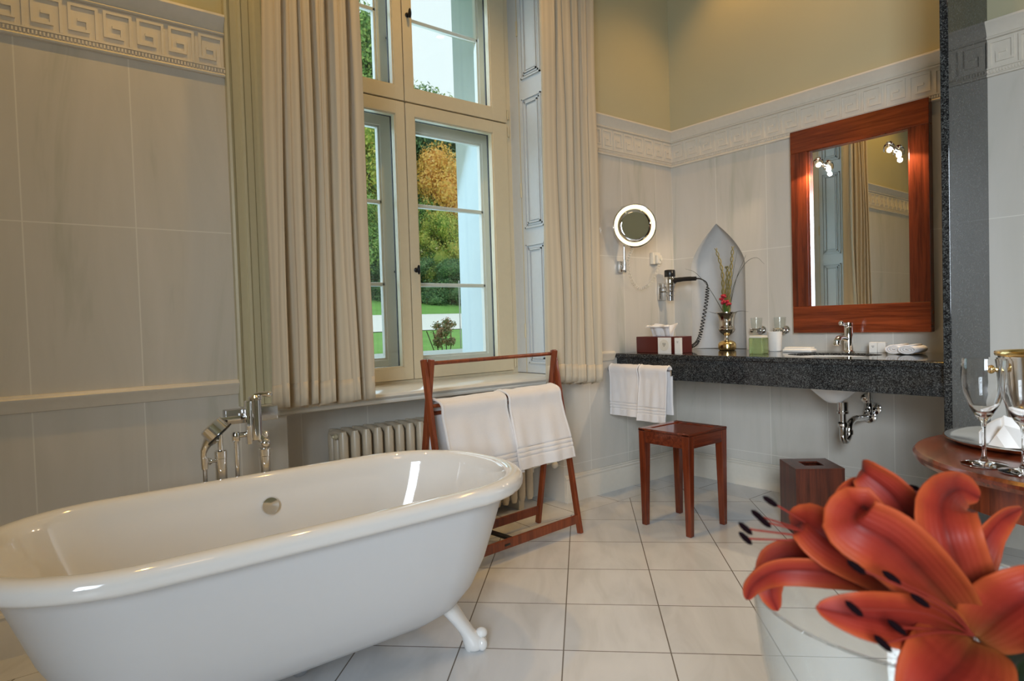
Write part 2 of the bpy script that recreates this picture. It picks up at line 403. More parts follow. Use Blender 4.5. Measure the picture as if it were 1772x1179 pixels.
def tag(o, label, cat, group=None, kind=None):
    o['label'] = label; o['category'] = cat
    if group: o['group'] = group
    if kind: o['kind'] = kind
    return o
def thing(name, loc, label=None, cat=None, group=None, kind=None, rz=0):
    o = bpy.data.objects.new(name, None); COL.objects.link(o); o.location = loc; o.rotation_euler = (0, 0, rz); o.empty_display_size = .05
    if label: tag(o, label, cat, group)
    if kind: o['kind'] = kind
    return o
def copy_tree(o, loc, label=None, parent=None):
    c = o.copy(); COL.objects.link(c)
    if parent is None: c.location = loc; c['label'] = label
    else: c.parent = parent
    for ch in list(o.children): copy_tree(ch, None, None, c)
    return c
def spline(P, n):
    P = [Vector(p) for p in P]; P = [P[0] * 2 - P[1]] + P + [P[-1] * 2 - P[-2]]; out = []; k = len(P) - 3
    for i in range(n + 1):
        u = i / n * k; a = min(int(u), k - 1); t = u - a; p0, p1, p2, p3 = P[a:a + 4]
        out.append(.5 * ((2 * p1) + (-p0 + p2) * t + (2 * p0 - 5 * p1 + 4 * p2 - p3) * t * t + (-p0 + 3 * p1 - 3 * p2 + p3) * t ** 3))
    return out
def helix(P, turns, r, n=14):
    c = spline(P, turns * n); out = []
    for i, p in enumerate(c):
        t = (c[min(i + 1, len(c) - 1)] - c[max(i - 1, 0)]).normalized(); u = t.cross(Vector((.3, .9, .31))).normalized(); v = t.cross(u)
        a = 2 * PI * i / n; k = min(1, i / n, (len(c) - 1 - i) / n)
        out.append(p + (u * math.cos(a) + v * math.sin(a)) * r * k)
    return out

# ================================================================== THE ROOM
XW, YS, ZC = -6.0, -5.6, 3.92
g = G().box((XW - .1, YS - .1, -.1), (.35, .95, 0)); add('floor', g, 'floor', kind='structure', smooth=0)
g = G().box((XW - .1, YS - .1, ZC), (.35, .95, ZC + .1)); add('ceiling', g, 'ceil', kind='structure', smooth=0)
RXL, RXR, RT = -2.81, -1.13, 3.5            # window recess
def wall_box(g, a, b): g.box(a, b)
ZT = 2.2                                     # tiles below, paint above
def two_tone(g, x0, x1):
    g.box((x0, 0, 0), (x1, .9, ZT))
g = G(); two_tone(g, XW, RXL); two_tone(g, RXR, .3); g.box((RXL, .24, 0), (RXR, .9, .775))
wn = add('wall_north', g, 'tileN', kind='structure', smooth=0)
g = G(); g.box((XW, .002, ZT), (RXL, .9, ZC)); g.box((RXR, .002, ZT), (.3, .9, ZC)); g.box((RXL, .002, RT), (RXR, .9, ZC))
add('upper_wall_north', g, 'paintG', kind='structure', smooth=0)
# vanity wall with the pointed niche
NY, NW, NZ0, NZS, NZT = -.356, .207, .895, 1.46, 1.741
def niche_z(y):
    u = abs(y - NY) / NW
    return NZS + (NZT - NZS) * (1 - min(u, 1)) ** .62
g = G(); bm = g.bm
def fq(p):
    bm.faces.new([bm.verts.new(q) for q in p])
def wq(y0, y1, z0, z1): fq([(0, y0, z0), (0, y1, z0), (0, y1, z1), (0, y0, z1)])
wq(0, NY + NW, 0, ZT); wq(NY + NW, NY - NW, 0, NZ0); wq(NY - NW, -1.93, 0, ZT)
K = 40
ys = [NY + NW * math.cos(PI * k / K) for k in range(K + 1)]
for k in range(K):
    fq([(0, ys[k], niche_z(ys[k])), (0, ys[k + 1], niche_z(ys[k + 1])), (0, ys[k + 1], ZT), (0, ys[k], ZT)])
g.box((.18, -2.6, 0), (.3, 0, ZT)); g.box((-.17, YS, 0), (.3, -1.9205, ZT))
add('wall_east', g, 'tileE', kind='structure', smooth=0)
g = G(); g.box((.003, -1.94, ZT), (.3, .1, ZC)); g.box((-.167, YS, ZT), (.3, -1.9205, ZC)); add('upper_wall_east', g, 'paintG', kind='structure', smooth=0)
# hollow of the niche: a half-round shaft closed by the pointed vault
def nf(u, v):
    th = PI * u; y = NY + NW * math.cos(th); zt = niche_z(y); dep = .13 * math.sin(th)
    z = NZ0 + (NZT - NZ0) * v
    if v < .72: return Vector((dep, y, NZ0 + (NZS - NZ0) * v / .72))
    w = (v - .72) / .28; k = (1 - w ** 2) ** .5 if w < 1 else 0
    # the vault closes toward the arch outline
    hw = 1 - (w) ** (1 / .62) if w < 1 else 0
    hw = max(1 - w ** (1.61), 0)
    return Vector((dep * hw ** .5, NY + NW * hw * math.cos(th), NZS + (NZT - NZS) * w))
g = G().grid(nf, 28, 50); add('niche_recess', g, plain('niche_plaster', (.56, .56, .55), .5), kind='structure')
# the rest of the room, behind the camera
WY0, WY1, WZ0, WZ1 = -5.35, -3.85, .95, 3.05
g = G()
for a, b, c, d in ((YS, WY0, 0, ZT), (WY1, 0, 0, ZT), (WY0, WY1, 0, WZ0)): g.box((XW - .1, a, c), (XW, b, d))
add('wall_west', g, 'tileE', kind='structure', smooth=0)
g = G()
for a, b, c, d in ((YS, WY0, ZT, ZC), (WY1, 0, ZT, ZC), (WY0, WY1, WZ1, ZC)): g.box((XW - .1, a, c), (XW, b, d))
add('upper_wall_west', g, 'paintG', kind='structure', smooth=0)
g = G().box((XW, YS - .1, 0), (.3, YS, ZC)); add('wall_south', g, 'paintG', kind='structure', smooth=0)
g = G()
for y in (WY0, (WY0 + WY1) / 2 - .03, WY1 - .06): g.box((XW - .04, y, WZ0), (XW + .02, y + .06, WZ1))
for z in (WZ0, 1.62, 2.30, WZ1 - .06): g.box((XW - .038, WY0, z), (XW + .018, WY1, z + .06))
add('window_2', g, 'frame_in', kind='structure', smooth=0)

# ------------------------------------------------------------------ relief border, rail, skirting
def border(name, P, D, N, L, units, z0=2.183):
    """relief border along a wall: P start, D direction along it, N normal into the room"""
    P, D, N = Vector(P), Vector(D), Vector(N)
    g = G()
    def sweep(prof):
        r = [[P + D * s + N * n + Vector((0, 0, z0 + z)) for n, z in prof] for s in (0, L)]
        g.rings(r)
    sweep([(0, 0), (.012, .002), (.014, .008), (.010, .014), (.006, .016), (.006, .170), (.016, .173), (.018, .178), (.014, .183), (.010, .186), (.014, .20), (.026, .222), (.032, .232), (.038, .240), (.036, .250), (.026, .254), (0, .255)])
    p = L / units; w = .0105; h = .120; zb = .042
    def bar(s0, s1, a, b):
        q = [P + D * s + N * n + Vector((0, 0, z0 + z)) for s in (s0, s1) for n in (.0055, .0120) for z in (a, b)]
        vs = [g.bm.verts.new(v) for v in q]
        for f in ((0, 1, 3, 2), (4, 6, 7, 5), (0, 4, 5, 1), (2, 3, 7, 6), (0, 2, 6, 4), (1, 5, 7, 3)): g.bm.faces.new([vs[i] for i in f])
    for k in range(units):
        s = k * p + .004; e = p * .86; q = .020
        bar(s, s + w, zb, zb + h - w); bar(s, s + e, zb + h - w, zb + h); bar(s + e - w, s + e, zb + q + w, zb + h - w)
        bar(s + p * .26, s + e, zb + q, zb + q + w); bar(s + p * .26, s + p * .26 + w, zb + q + w, zb + .058); bar(s + p * .26, s + p * .60, zb + .058, zb + .058 + w)
        bar(k * p, (k + 1) * p, zb - .007, zb - .0005)
    n = int(L / .0115)
    for k in range(n):
        bar(k * L / n, k * L / n + .006, .019, .032)
    return add(name, g, 'border', kind='structure', smooth=40)
border('trim_1', (-3.012, 0, 0), (-1, 0, 0), (0, -1, 0), 2.98, 27)
border('trim_2', (-.93, 0, 0), (1, 0, 0), (0, -1, 0), .93, 9)
border('trim_3', (0, 0, 0), (0, -1, 0), (-1, 0, 0), 1.885, 16)
border('trim_4', (-.17, -1.9215, 0), (0, -1, 0), (-1, 0, 0), 1.6, 14)
def sweepx(name, prof, x0, x1, mat):
    g = G().rings([[(x, -n, z) for n, z in prof] for x in (x0, x1)]); return add(name, g, mat, kind='structure', smooth=40)
rail = [(0, .850), (.008, .852), (.014, .865), (.020, .885), (.026, .892), (.028, .900), (.022, .905), (.018, .902), (.014, .912), (.006, .914), (0, .914)]
sweepx('trim_5', rail, XW, -3.0, 'border'); sweepx('trim_6', rail, -1.13, -.66, 'border')
base = [(0, 0), (.022, 0), (.022, .125), (.016, .135), (.020, .145), (.016, .155), (.010, .158), (.008, .165), (0, .166)]
sweepx('baseboard_north', base, RXR, 0, 'border'); sweepx('baseboard_north_left', base, XW, RXL, 'border')
g = G().rings([[(-n, y, z) for n, z in base] for y in (0, -1.9)]); add('baseboard_east', g, 'border', kind='structure', smooth=40)

# ------------------------------------------------------------------ window_1
win = thing('window_1', (-1.97, .33, .78), kind='structure')
def wp(name, g, mat, parent=win, **k): return add(name, g, mat, parent, **k)
sill = [(.34, .740), (-.030, .740), (-.042, .746), (-.046, .756), (-.042, .764), (-.052, .768), (-.058, .778), (-.052, .790), (-.040, .795), (.34, .797)]
g = G().rings([[(x, y, z) for y, z in sill] for x in (-2.99, -.94)]); wp('window_sill', g, 'marble', smooth=40)
# fluted casings left and right of the recess
def casing(x0, sgn):
    prof = [(0, 0), (0, .030), (.010, .034), (.020, .026), (.024, .018), (.050, .018), (.056, .026), (.066, .028), (.074, .020), (.100, .020), (.106, .012), (.120, .012), (.128, .022), (.150, .024), (.168, .016), (.176, .008), (.196, .008), (.200, 0)]
    g = G().rings([[(x0 + sgn * a, -n, z) for a, n in prof] for z in (.797, RT + .1)]); return wp('window_casing', g, 'casing', smooth=12, label='olive cream fluted casing')
casing(-3.012, 1); casing(-.928, -1)
# shutters folded into the reveals
def moulding(g, x, s, y0, y1, z0, z1):
    for k, (i, dp) in enumerate(((0, .010), (.018, .006), (.030, .012))):
        a, b, c, d = y0 + i, y1 - i, z0 + i, z1 - i; w = .008
        for p, q in (((a, c), (b, c + w)), ((a, d - w), (b, d)), ((a, c), (a + w, d)), ((b - w, c), (b, d))):
            g.box((min(x, x + s * dp), p[0], p[1]), (max(x, x + s * dp), q[0], q[1]))
for xi, xo, s in ((-1.20, -1.13, -1), (-2.74, -2.81, 1)):
    g = G().box((min(xi, xo), .012, .80), (max(xi, xo), .33, RT))
    sh = wp('shutter', g, 'shutter', smooth=0)
    for z0, z1 in ((.86, 1.60), (1.70, 2.50), (2.62, 3.42)):
        g = G(); moulding(g, xi, s, .03, .205, z0, z1); g.box((min(xi, xi + s * .006), .075, z0 + .045), (max(xi, xi + s * .006), .16, z1 - .045), .004)
        wp('shutter_panel', g, 'shutter', sh, smooth=0)
    g = G()
    for z in (1.02, 1.9, 2.9): g.cyl((xi + s * .004, .238, z), (xi + s * .004, .238, z + .09), .006, seg=10)
    g.box((min(xi, xi + s * .003), .236, .80), (max(xi, xi + s * .003), .240, RT)); wp('shutter_hinge', g, 'brass', sh, smooth=0)
# fixed frame
g = G()
YF = .33
g.box((-2.74, YF, .797), (-2.70, .56, RT)); g.box((-1.24, YF, .797), (-1.20, .56, RT)); g.box((-2.74, YF + .004, .797), (-1.20, .56, .812)); g.box((-2.74, YF, 3.46), (-1.20, .56, RT))
g.box((-2.70, YF + .02, 2.365), (-1.24, .56, 2.385))
g.box((-1.978, YF + .02, .81), (-1.962, .375, 3.46)); g.box((-1.99, .50, .81), (-1.93, .56, 3.46))
wp('window_frame', g, 'frame_in', smooth=0)
g = G().box((-2.71, .373, .82), (-1.23, .379, 2.36)); 
def ring(g, x0, x1, z0, z1, l, r, bt, tp, y0, y1, bev=.003):
    g.box((x0, y0, z0), (x0 + l, y1, z1), bev); g.box((x1 - r, y0, z0), (x1, y1, z1), bev)
    g.box((x0 + l - .002, y0, z0), (x1 - r + .002, y1, z0 + bt), bev); g.box((x0 + l - .002, y0, z1 - tp), (x1 - r + .002, y1, z1), bev)
    return g
g.bm.free()
for (x0, x1, l, r) in ((-2.698, -1.972, .115, .058), (-1.966, -1.238, .058, .115)):
    for (z0, z1, bt, tp) in ((.815, 2.372, .072, .072), (2.380, 3.455, .078, .075)):
        g = ring(G(), x0, x1, z0, z1, l, r, bt, tp, YF - .012, YF + .036)
        # stepped inner bead
        ring(g, x0 + l - .003, x1 - r + .003, z0 + bt - .003, z1 - tp + .003, .009, .009, .009, .009, YF - .004, YF + .030, 0)
        c = wp('inner_casement', g, 'frame_in', smooth=0)
        g = G().box((x0 + l - .01, YF + .012, z0 + bt - .01), (x1 - r + .01, YF + .016, z1 - tp + .01)); wp('pane', g, 'pane', c, smooth=0)
        g = ring(G(), x0 + l - .004, x1 - r + .004, z0 + bt - .004, z1 - tp + .004, .011, .011, .011, .011, YF + .0365, YF + .046, 0); wp('seal', g, 'dark_seal', c, smooth=0)
        if x0 > -2:
            zh = 1.433 if z0 < 1 else 2.862
            g = G().lathe([(.012, 0), (.014, .004), (.008, .008), (.007, .030)], (-1.935, YF - .012, zh), 16, (0, -1, 0)); g.ball((-1.935, YF - .045, zh), .012, 14, (.75, .8, 2.3))
            wp('window_knob', g, 'iron', c)
            g = G()
            for z in (z0 + .02, z1 - .08): g.cyl((-1.232, YF - .016, z), (-1.232, YF - .016, z + .06), .006, seg=10)
            wp('hinge', g, 'brass', c)
YO = .475
for (x0, x1, l, r) in ((-2.70, -1.962, .095, .085), (-1.958, -1.24, .085, .085)):
    for (z0, z1, bt, tp, mz) in ((.83, 2.36, .095, .088, (1.362, 1.835)), (2.39, 3.45, .13, .11, (2.93,))):
        g = ring(G(), x0, x1, z0, z1, l, r, bt, tp, YO, YO + .05)
        ring(g, x0 + l - .006, x1 - r + .006, z0 + bt - .006, z1 - tp + .006, .018, .018, .018, .018, YO + .010, YO + .040, 0)
        c = wp('outer_casement', g, 'frame_out', smooth=0)
        g = G().box((x0 + l - .005, YO + .024, z0 + bt - .005), (x1 - r + .005, YO + .028, z1 - tp + .005)); wp('pane', g, 'pane', c, smooth=0)
        for z in mz:
            g = G().box((x0 + l - .003, YO + .010, z - .011), (x1 - r + .003, YO + .040, z + .011), .004); wp('glazing_bar', g, 'frame_out', c, smooth=0)
        g = G()
        if x0 < -2:
            zz = (z0 + z1) / 2 - .16 if z0 < 1 else 2.78
            g.cyl((x1 - .02, YO, zz), (x1 - .02, YO - .03, zz), .008, seg=12); g.box((x1 - .027, YO - .038, zz - .05), (x1 - .013, YO - .028, zz + .012), .004); wp('casement_handle', g, 'iron', c)
        else:
            for z in (z0 + .12, z1 - .55 if z0 < 1 else z1 - .3, z1 - .18 if z0 < 1 else z1 - .15): g.cyl((x1 - .012, YO - .006, z), (x1 - .012, YO - .006, z + .085), .007, seg=10)
            wp('casement_hinge', g, 'iron', c)
# outer reveal of the thick wall and its outer ledge
g = G().box((-1.235, .56, .80), (-1.13, .905, 3.5)); g.box((-2.81, .56, .80), (-2.705, .905, 3.5)); g.box((-2.81, .56, .775), (-1.13, .96, .845)); g.box((-2.81, .56, 3.46), (-1.13, .905, 3.52))
wp('outer_reveal', g, 'ext', smooth=0, label='white rendered outer reveal')

# ------------------------------------------------------------------ curtains
def curtain(name, x0, x1, n, ph, zb, label, flare):
    zt = 3.62
    random.seed(ph * 10)
    am = [random.uniform(.6, 1.25) for _ in range(n + 2)]; wd = [random.uniform(.7, 1.35) for _ in range(n)]; tot = sum(wd)
    def fn(u, v):
        # irregular pleats: remap u to pleat index
        t = u * tot; k = 0
        while k < n - 1 and t > wd[k]: t -= wd[k]; k += 1
        f = k + t / wd[k]; a = am[k] * (1 - t / wd[k]) + am[k + 1] * (t / wd[k])
        z = zb + (zt - zb) * v; w = 1 - v
        amp = (.030 + .020 * w) * a
        y = -.155 + amp * math.sin(2 * PI * f + ph) + .012 * math.sin(5 * f + 2.2 * z) * w + .010 * noise.noise((f * 1.7, z * 1.2, ph))
        x = x0 + (x1 - x0) * u + .020 * math.sin(4 * PI * f + ph + .4) * a + .012 * noise.noise((f * 2.1, z * .9, 3 + ph))
        x += flare[0] * v * (1 - u) + flare[1] * v * u + .018 * noise.noise((f, z * .8, 7)) * w
        z += -.012 * math.sin(2 * PI * f + ph) * w ** 6 - flare[2] * u * w
        return Vector((x, y, z))
    g = G().grid(fn, 260, 50, uv=True)
    t = thing(name, ((x0 + x1) / 2, -.15, zb), label, 'curtain', 'cream curtains of the window')
    add('curtain_cloth', g, 'curtain', t, smooth=180, solid=.0025)
    def hem(u, v):
        p = fn(u, v * .035 + .001); p.y -= .003; return p
    g = G().grid(hem, 260, 3, uv=True); add('hem', g, 'curtain', t, smooth=180, solid=.002, off=1)
    return t
curtain('curtain', -2.915, -2.485, 6, 1.0, .785, 'wider cream pinstriped curtain hanging at the window beside the bathtub mixer', (.05, .0, 0))
curtain('curtain', -1.355, -.985, 6, 2.0, .765, 'narrower cream pinstriped curtain hanging between the window and the make-up mirror', (.02, .045, .030))
g = G().cyl((-3.15, -.155, 3.64), (-.75, -.155, 3.64), .012)
for x in (-3.1, -.8): g.cyl((x, -.155, 3.64), (x, .002, 3.64), .008)
tag(add('curtain_rod', g, 'brass'), 'thin curtain rod above the window carrying both curtains', 'curtain rod')

# ------------------------------------------------------------------ radiator
n = 20; rp = .0615; xr0 = -2.515
rad = thing('radiator', (xr0, .14, 0), 'beige ribbed column radiator standing in the recess under the window', 'radiator')
for k in range(n):
    x = xr0 + k * rp; g = G()
    for y in (.075, .140, .205):
        # columns joined by rounded heads
        pts = [(x, y, .065), (x, y, .59)]
        g.tube([(x, y, .055), (x, y, .085), (x, y, .32), (x, y, .585), (x, y, .613)], [.016, .0235, .022, .0235, .015], 12)
    g.tube([(x, .070, .590), (x, .140, .600), (x, .210, .590)], [.020, .022, .020], 12); g.tube([(x, .070, .085), (x, .210, .085)], .020, 12)
    add('radiator_section', g, 'radiator', rad, smooth=60)
g = G().cyl((xr0, .14, .59), (xr0 + rp * (n - 1), .14, .59), .016, seg=12); g.cyl((xr0, .14, .085), (xr0 + rp * (n - 1), .14, .085), .016, seg=12)
for x in (xr0 + rp, xr0 + rp * (n - 2)): g.box((x - .02, .08, 0), (x + .02, .20, .07))
add('radiator_header', g, 'radiator', rad)
g = G().cyl((xr0 - .022, .10, .59), (xr0 - .036, .10, .59), .014, seg=16); g.ball((xr0 - .04, .10, .59), .009); add('bleed_valve', g, 'brass', rad)
xv = xr0 + rp * (n - 1)
g = G().tube([(xv + .02, .14, .10), (xv + .05, .14, .10), (xv + .05, .12, .22), (xv + .10, .10, .235), (RXR - .005, .10, .235)], .008, 10); g.cyl((xv + .05, .12, .20), (xv + .05, .12, .27), .022, seg=16); g.ball((-1.168, .04, .235), .022)
add('radiator_valve', g, 'whitepl', rad, label='white radiator valve and pipe')

# ------------------------------------------------------------------ bathtub
TX, TY = -3.11, -.862
def st(a, b, z, xo=0, n=72, e=2.3):
    out = []
    bb = b * 1.0
    for k in range(n):
        th = 2 * PI * k / n; c, s = math.cos(th), math.sin(th)
        x = math.copysign(abs(c) ** (2 / e), c); y = math.copysign(abs(s) ** (2 / e), s)
        X = x * b * 1.05; X += math.copysign(a - b * 1.05, c) * min(1, abs(c) * 6) ** 1
        out.append(Vector((TX + xo + X, TY + y * b, z)))
    return out
tub = thing('bathtub', (TX, TY, 0), 'large freestanding white enamel bathtub with rolled rim on claw feet', 'bathtub')
A, B = .81, .405
outer = [st(.30, .08, .124), st(.42, .155, .130), st(.50, .215, .147), st(.560, .260, .18), st(.612, .293, .235), st(.658, .320, .32), st(.695, .340, .42), st(.728, .352, .51), st(.750, .357, .556)]
add('tub_shell', G().rings(outer, cap1=False), 'tubout', tub, smooth=60)
inner = [st(A - .050, B - .046, .552), st(A - .030, B - .026, .548), st(A - .006, B - .004, .552), st(A, B, .562), st(A + .001, B + .001, .580), st(A - .004, B - .004, .592), st(A - .014, B - .014, .600), st(A - .032, B - .032, .604), st(A - .050, B - .050, .600), st(A - .060, B - .060, .590), st(A - .070, B - .070, .560), st(A - .10, B - .078, .47), st(A - .14, B - .088, .37), st(A - .19, B - .10, .28), st(A - .245, B - .125, .215), st(A - .31, B - .17, .180), st(A - .42, B - .26, .168)]
add('tub_basin', G().rings(inner, cap0=False), 'enamel', tub, smooth=60)
for sx in (1, -1):
    for sy in (1, -1):
        g = G(); dx, dy = sx, sy * .62
        b = Vector((TX + sx * .485, TY + sy * .160, 0)); L = Vector((dx, dy, 0)).normalized(); Q = Vector((0, 0, 1)).cross(L)
        def R(off, z, w, d, n=20): return [b + L * (off + d * math.cos(2 * PI * k / n)) + Q * (w * math.sin(2 * PI * k / n)) + Vector((0, 0, z)) for k in range(n)]
        g.rings([R(-.075, .235, .075, .045), R(-.045, .20, .068, .042), R(-.015, .155, .056, .036), R(.020, .105, .042, .030), R(.045, .068, .034, .028), R(.062, .048, .036, .034), R(.072, .030, .040, .040), R(.074, .012, .038, .038), R(.070, .0, .030, .030)])
        # toes and the scrolled knuckle
        g.ball(b + L * .098 + Vector((0, 0, .052)), .021, 14, (1, 1, .9))
        for q in (-.024, 0, .024): g.ball(b + L * .098 + Q * q + Vector((0, 0, .024)), .0185, 12, (1, 1, 1.25))
        add('tub_foot', g, 'enamel', tub, smooth=60)
g = G().lathe([(.030, 0), (.031, .010), (.029, .014), (0, .015)], (0, 0, 0), 32); 
nrm = Vector((0, -1, .18)).normalized()
g.xf(Matrix.Translation(Vector((-3.07, TY + B - .083, .492))) @ Vector((0, 0, 1)).rotation_difference(nrm).to_matrix().to_4x4()); add('overflow_knob', g, 'chrome', tub, label='round chrome overflow knob')
g = G().tube([(-3.10, -.86, .14), (-3.10, -.86, .055)], .020, 16); g.ball((-3.10, -.86, .052), .032); g.tube([(-3.10, -.86, .055), (-3.2, -.6, .05), (-3.25, -.45, .02)], .016, 12); add('tub_drain', g, 'steel', tub, label='chrome waste trap under the tub')

# ------------------------------------------------------------------ floor-standing bath mixer
YM = -.395
mix = thing('bath_mixer', (-3.1, YM, 0), 'chrome floor-standing bath mixer on two pillars with hand shower behind the tub', 'bath mixer')
g = G()
for x, zt in ((-3.19, .690), (-3.035, .675)):
    g.lathe([(.036, 0), (.036, .006), (.021, .012), (.020, zt - .03), (.0215, zt - .028), (.0215, zt - .003), (.018, zt)], (x, YM, 0), 24)
g.cyl((-3.19, YM, .68), (-3.19, YM, .80), .0095); g.box((-3.20, YM - .01, .79), (-3.08, YM + .012, .808), .003)
g.cyl((-3.035, YM, .67), (-3.035, YM, .735), .011); g.lathe([(.017, 0), (.019, .004), (.019, .018), (.014, .024)], (-3.035, YM, .715), 20)
add('pillar', g, 'chrome', mix)
g = G().cyl((-3.067, YM - .02, .715), (-3.067, YM - .02, .868), .021, seg=28); g.lathe([(.021, 0), (.024, .003), (.024, .010), (.016, .018)], (-3.067, YM - .02, .862), 28)
g.box((-3.105, YM - .035, .70), (-3.086, YM - .005, .862), .006); g.cyl((-3.067, YM - .02, .735), (-3.04, YM - .03, .70), .016, seg=16); g.cyl((-3.10, YM - .02, .715), (-3.035, YM, .725), .009)
g.ball((-3.042, YM - .035, .700), .019); add('mixer_body', g, 'chrome', mix)
g = G().tube([(-3.067, YM - .02, .880), (-3.050, YM - .035, .884), (-3.030, YM - .05, .882)], [.008, .008, .011], 10); g.ball((-3.026, YM - .053, .882), .012); add('lever', g, 'chrome', mix)
g = G().box((-3.165, YM + .01, .776), (-2.975, YM + .05, .830), .004); g.box((-3.12, YM - .01, .79), (-3.09, YM + .02, .815), .002); add('wide_spout', g, 'steel', mix, label='wide flat satin spout')
g = G().cyl((-3.135, YM, 0), (-3.135, YM, .735), .0085, seg=14); g.lathe([(.013, 0), (.015, .003), (.015, .028), (.012, .034)], (-3.135, YM, .715), 18); g.cyl((-3.135, YM, .735), (-3.09, YM, .735), .010, seg=14); add('supply_pipe', g, 'chrome', mix)
g = G().cyl((-3.19, YM, .655), (-3.245, YM - .01, .655), .006, seg=12); g.lathe([(.010, 0), (.013, .004), (.013, .010)], (-3.222, YM, .655), 16, (-1, 0, 0)); g.cyl((-3.247, YM - .01, .632), (-3.247, YM - .01, .672), .0115, .013, seg=16); add('shower_holder', g, 'chrome', mix)
hs = G().tube(spline([(-3.247, YM - .01, .655), (-3.250, YM - .012, .69), (-3.238, YM - .02, .722), (-3.222, YM - .03, .745)], 10), [.010] * 4 + [.012, .013, .015, .018, .021, .024, .026], 14)
ax = Vector((.62, -.25, -.74)).normalized()
hs.lathe([(.038, -.030), (.043, -.026), (.045, .014)], (-3.212, YM - .042, .768), 32, ax)
o1 = add('hand_shower', hs, 'chrome', mix)
g = G().lathe([(.045, 0), (.051, .001), (.051, .006), (.042, .008)], Vector((-3.212, YM - .042, .768)) + ax * .0135, 32, ax); add('spray_face', g, 'black', o1)
g = G().tube(spline([(-3.247, YM - .01, .635), (-3.247, YM - .01, .4), (-3.25, YM + .0, .12), (-3.22, YM + .03, .03), (-3.19, YM + .03, .02)], 20), .0075, 10); add('shower_hose', g, 'steel', mix)

# ------------------------------------------------------------------ towel rack with two bath towels
RO = Vector((-1.47, -.32, 0)); ang = math.radians(184.5)
rk = thing('towel_rack', RO, 'reddish wooden folding towel rack standing beside the radiator', 'towel rack', rz=ang)
Lr = .85
def rp_(u, y, z): return Vector((u, -y, z))      # local: u runs left along the rack, y towards the room is negative
def lg(u, y0, z0, y1, z1): return G().beam((u, -y0, z0), (u, -y1, z1), .021, .030, (1, 0, 0), .004)
for u, s in ((0, 1), (Lr, -1)):
    add('leg', lg(u, -.145, 0, .012, .965), 'teak', rk, local=True, smooth=12)
    add('leg', lg(u + s * .021, .145, 0, -.018, .965), 'teak', rk, local=True, smooth=12)
g = G().cyl((0, -.010, .945), (Lr, -.010, .945), .0095, seg=14); add('top_rail', g, 'teak', rk, local=True)
g = G().cyl((0, .023, .755), (Lr, .023, .755), .009, seg=14); add('hanging_rail', g, 'teak', rk, local=True)
g = G().cyl((.02, -.026, .715), (Lr - .02, -.026, .715), .011, seg=14); add('rear_hanging_rail', g, 'teak', rk, local=True)
g = G().box((.01, .128, .055), (Lr - .01, .144, .100), .003); o = add('front_foot_rail', g, 'teak', rk, local=True, smooth=12)
g = G().box((.50, .144, .070), (.535, .1455, .080), .0005); g2 = add('label_plate', g, 'black', o, local=True, label='small dark oval plate')
g = G().box((.02, -.140, .055), (Lr - .02, -.124, .100), .003); add('rear_foot_rail', g, 'teak', rk, local=True, smooth=12)
g = G().beam((.42, -.13, .06), (.42, .13, .06), .03, .012, (1, 0, 0)); add('cross_brace', g, 'black', rk, local=True, label='black cross brace')
rot = Matrix.Rotation(ang, 4, 'Z')
def towel(name, path, u0, u1, mat4, label, cat, group, seed, thick=.012, hem=3, hemat=.86, skew=0, fold=.008, u_skew_b=0):
    """cloth hanging over a rail: path is a list of (n, z) from the front hem over the rail to the back hem"""
    C = spline([(p[0], 0, p[1]) for p in path], 60)
    Ls = [0]
    for a, b in zip(C[:-1], C[1:]): Ls.append(Ls[-1] + (b - a).length)
    def fn(u, v):
        k = v * 60; i = min(int(k), 59); t = k - i; p = C[i].lerp(C[i + 1], t); tt = (C[min(i + 1, 60)] - C[max(i - 1, 0)]).normalized(); nn = Vector((tt.z, 0, -tt.x))
        s = (Ls[i] + (Ls[i + 1] - Ls[i]) * t) / Ls[-1]; hang = max(0, 1 - s / .42)
        d = fold * hang * (math.sin(u * 11 + seed) + .6 * math.sin(u * 23 + seed * 2 + s * 3)) + .003 * noise.noise((u * 6, s * 9, seed))
        for q in range(hem):
            c = .075 + q * .028; d += .0042 * math.exp(-((s - c) / .0065) ** 2)
        e = max(abs(u - .5) * 2 - .93, 0) / .07; d -= .006 * e * e
        p = p + nn * (-d) * (1 if True else 1)
        return Vector((u0 + (u1 - u0) * u + skew * hang + (u - .5) * u_skew_b * hang + .004 * noise.noise((s * 4, u * 2, seed)), p.x, p.z))
    g = G().grid(fn, 60, 330)
    g.xf(mat4)
    o = add(name, g, 'towel', smooth=180, solid=thick, off=0)
    return tag(o, label, cat, group)
def hang_path(nf, zt, zb, zb2, r, out):
    return [(nf + out, zb), (nf + out * .8, zb + (zt - zb) * .3), (nf + out * .35, zb + (zt - zb) * .75), (nf + .004 + r, zt - .02), (nf * .5 + r * .6, zt), (-r * .2, zt + .004), (-r - .006, zt - .02), (-r - .012, (zt + zb2) / 2), (-r - .016, zb2)]
MR = Matrix.Translation(RO) @ rot
towel('bath_towel', [(y, z) for y, z in hang_path(.045, .775, .405, .44, .018, .085)], .045, .412, MR, 'white bath towel with a ribbed hem hanging nearest the vanity on the wooden rack', 'towel', 'bath towels on the wooden rack', 1.0, skew=-.02, u_skew_b=.05)
towel('bath_towel', [(y, z) for y, z in hang_path(.042, .772, .390, .45, .018, .080)], .425, .815, MR, 'white bath towel hanging on the wooden rack at the end nearest the bathtub', 'towel', 'bath towels on the wooden rack', 2.4, skew=-.035, u_skew_b=.03)

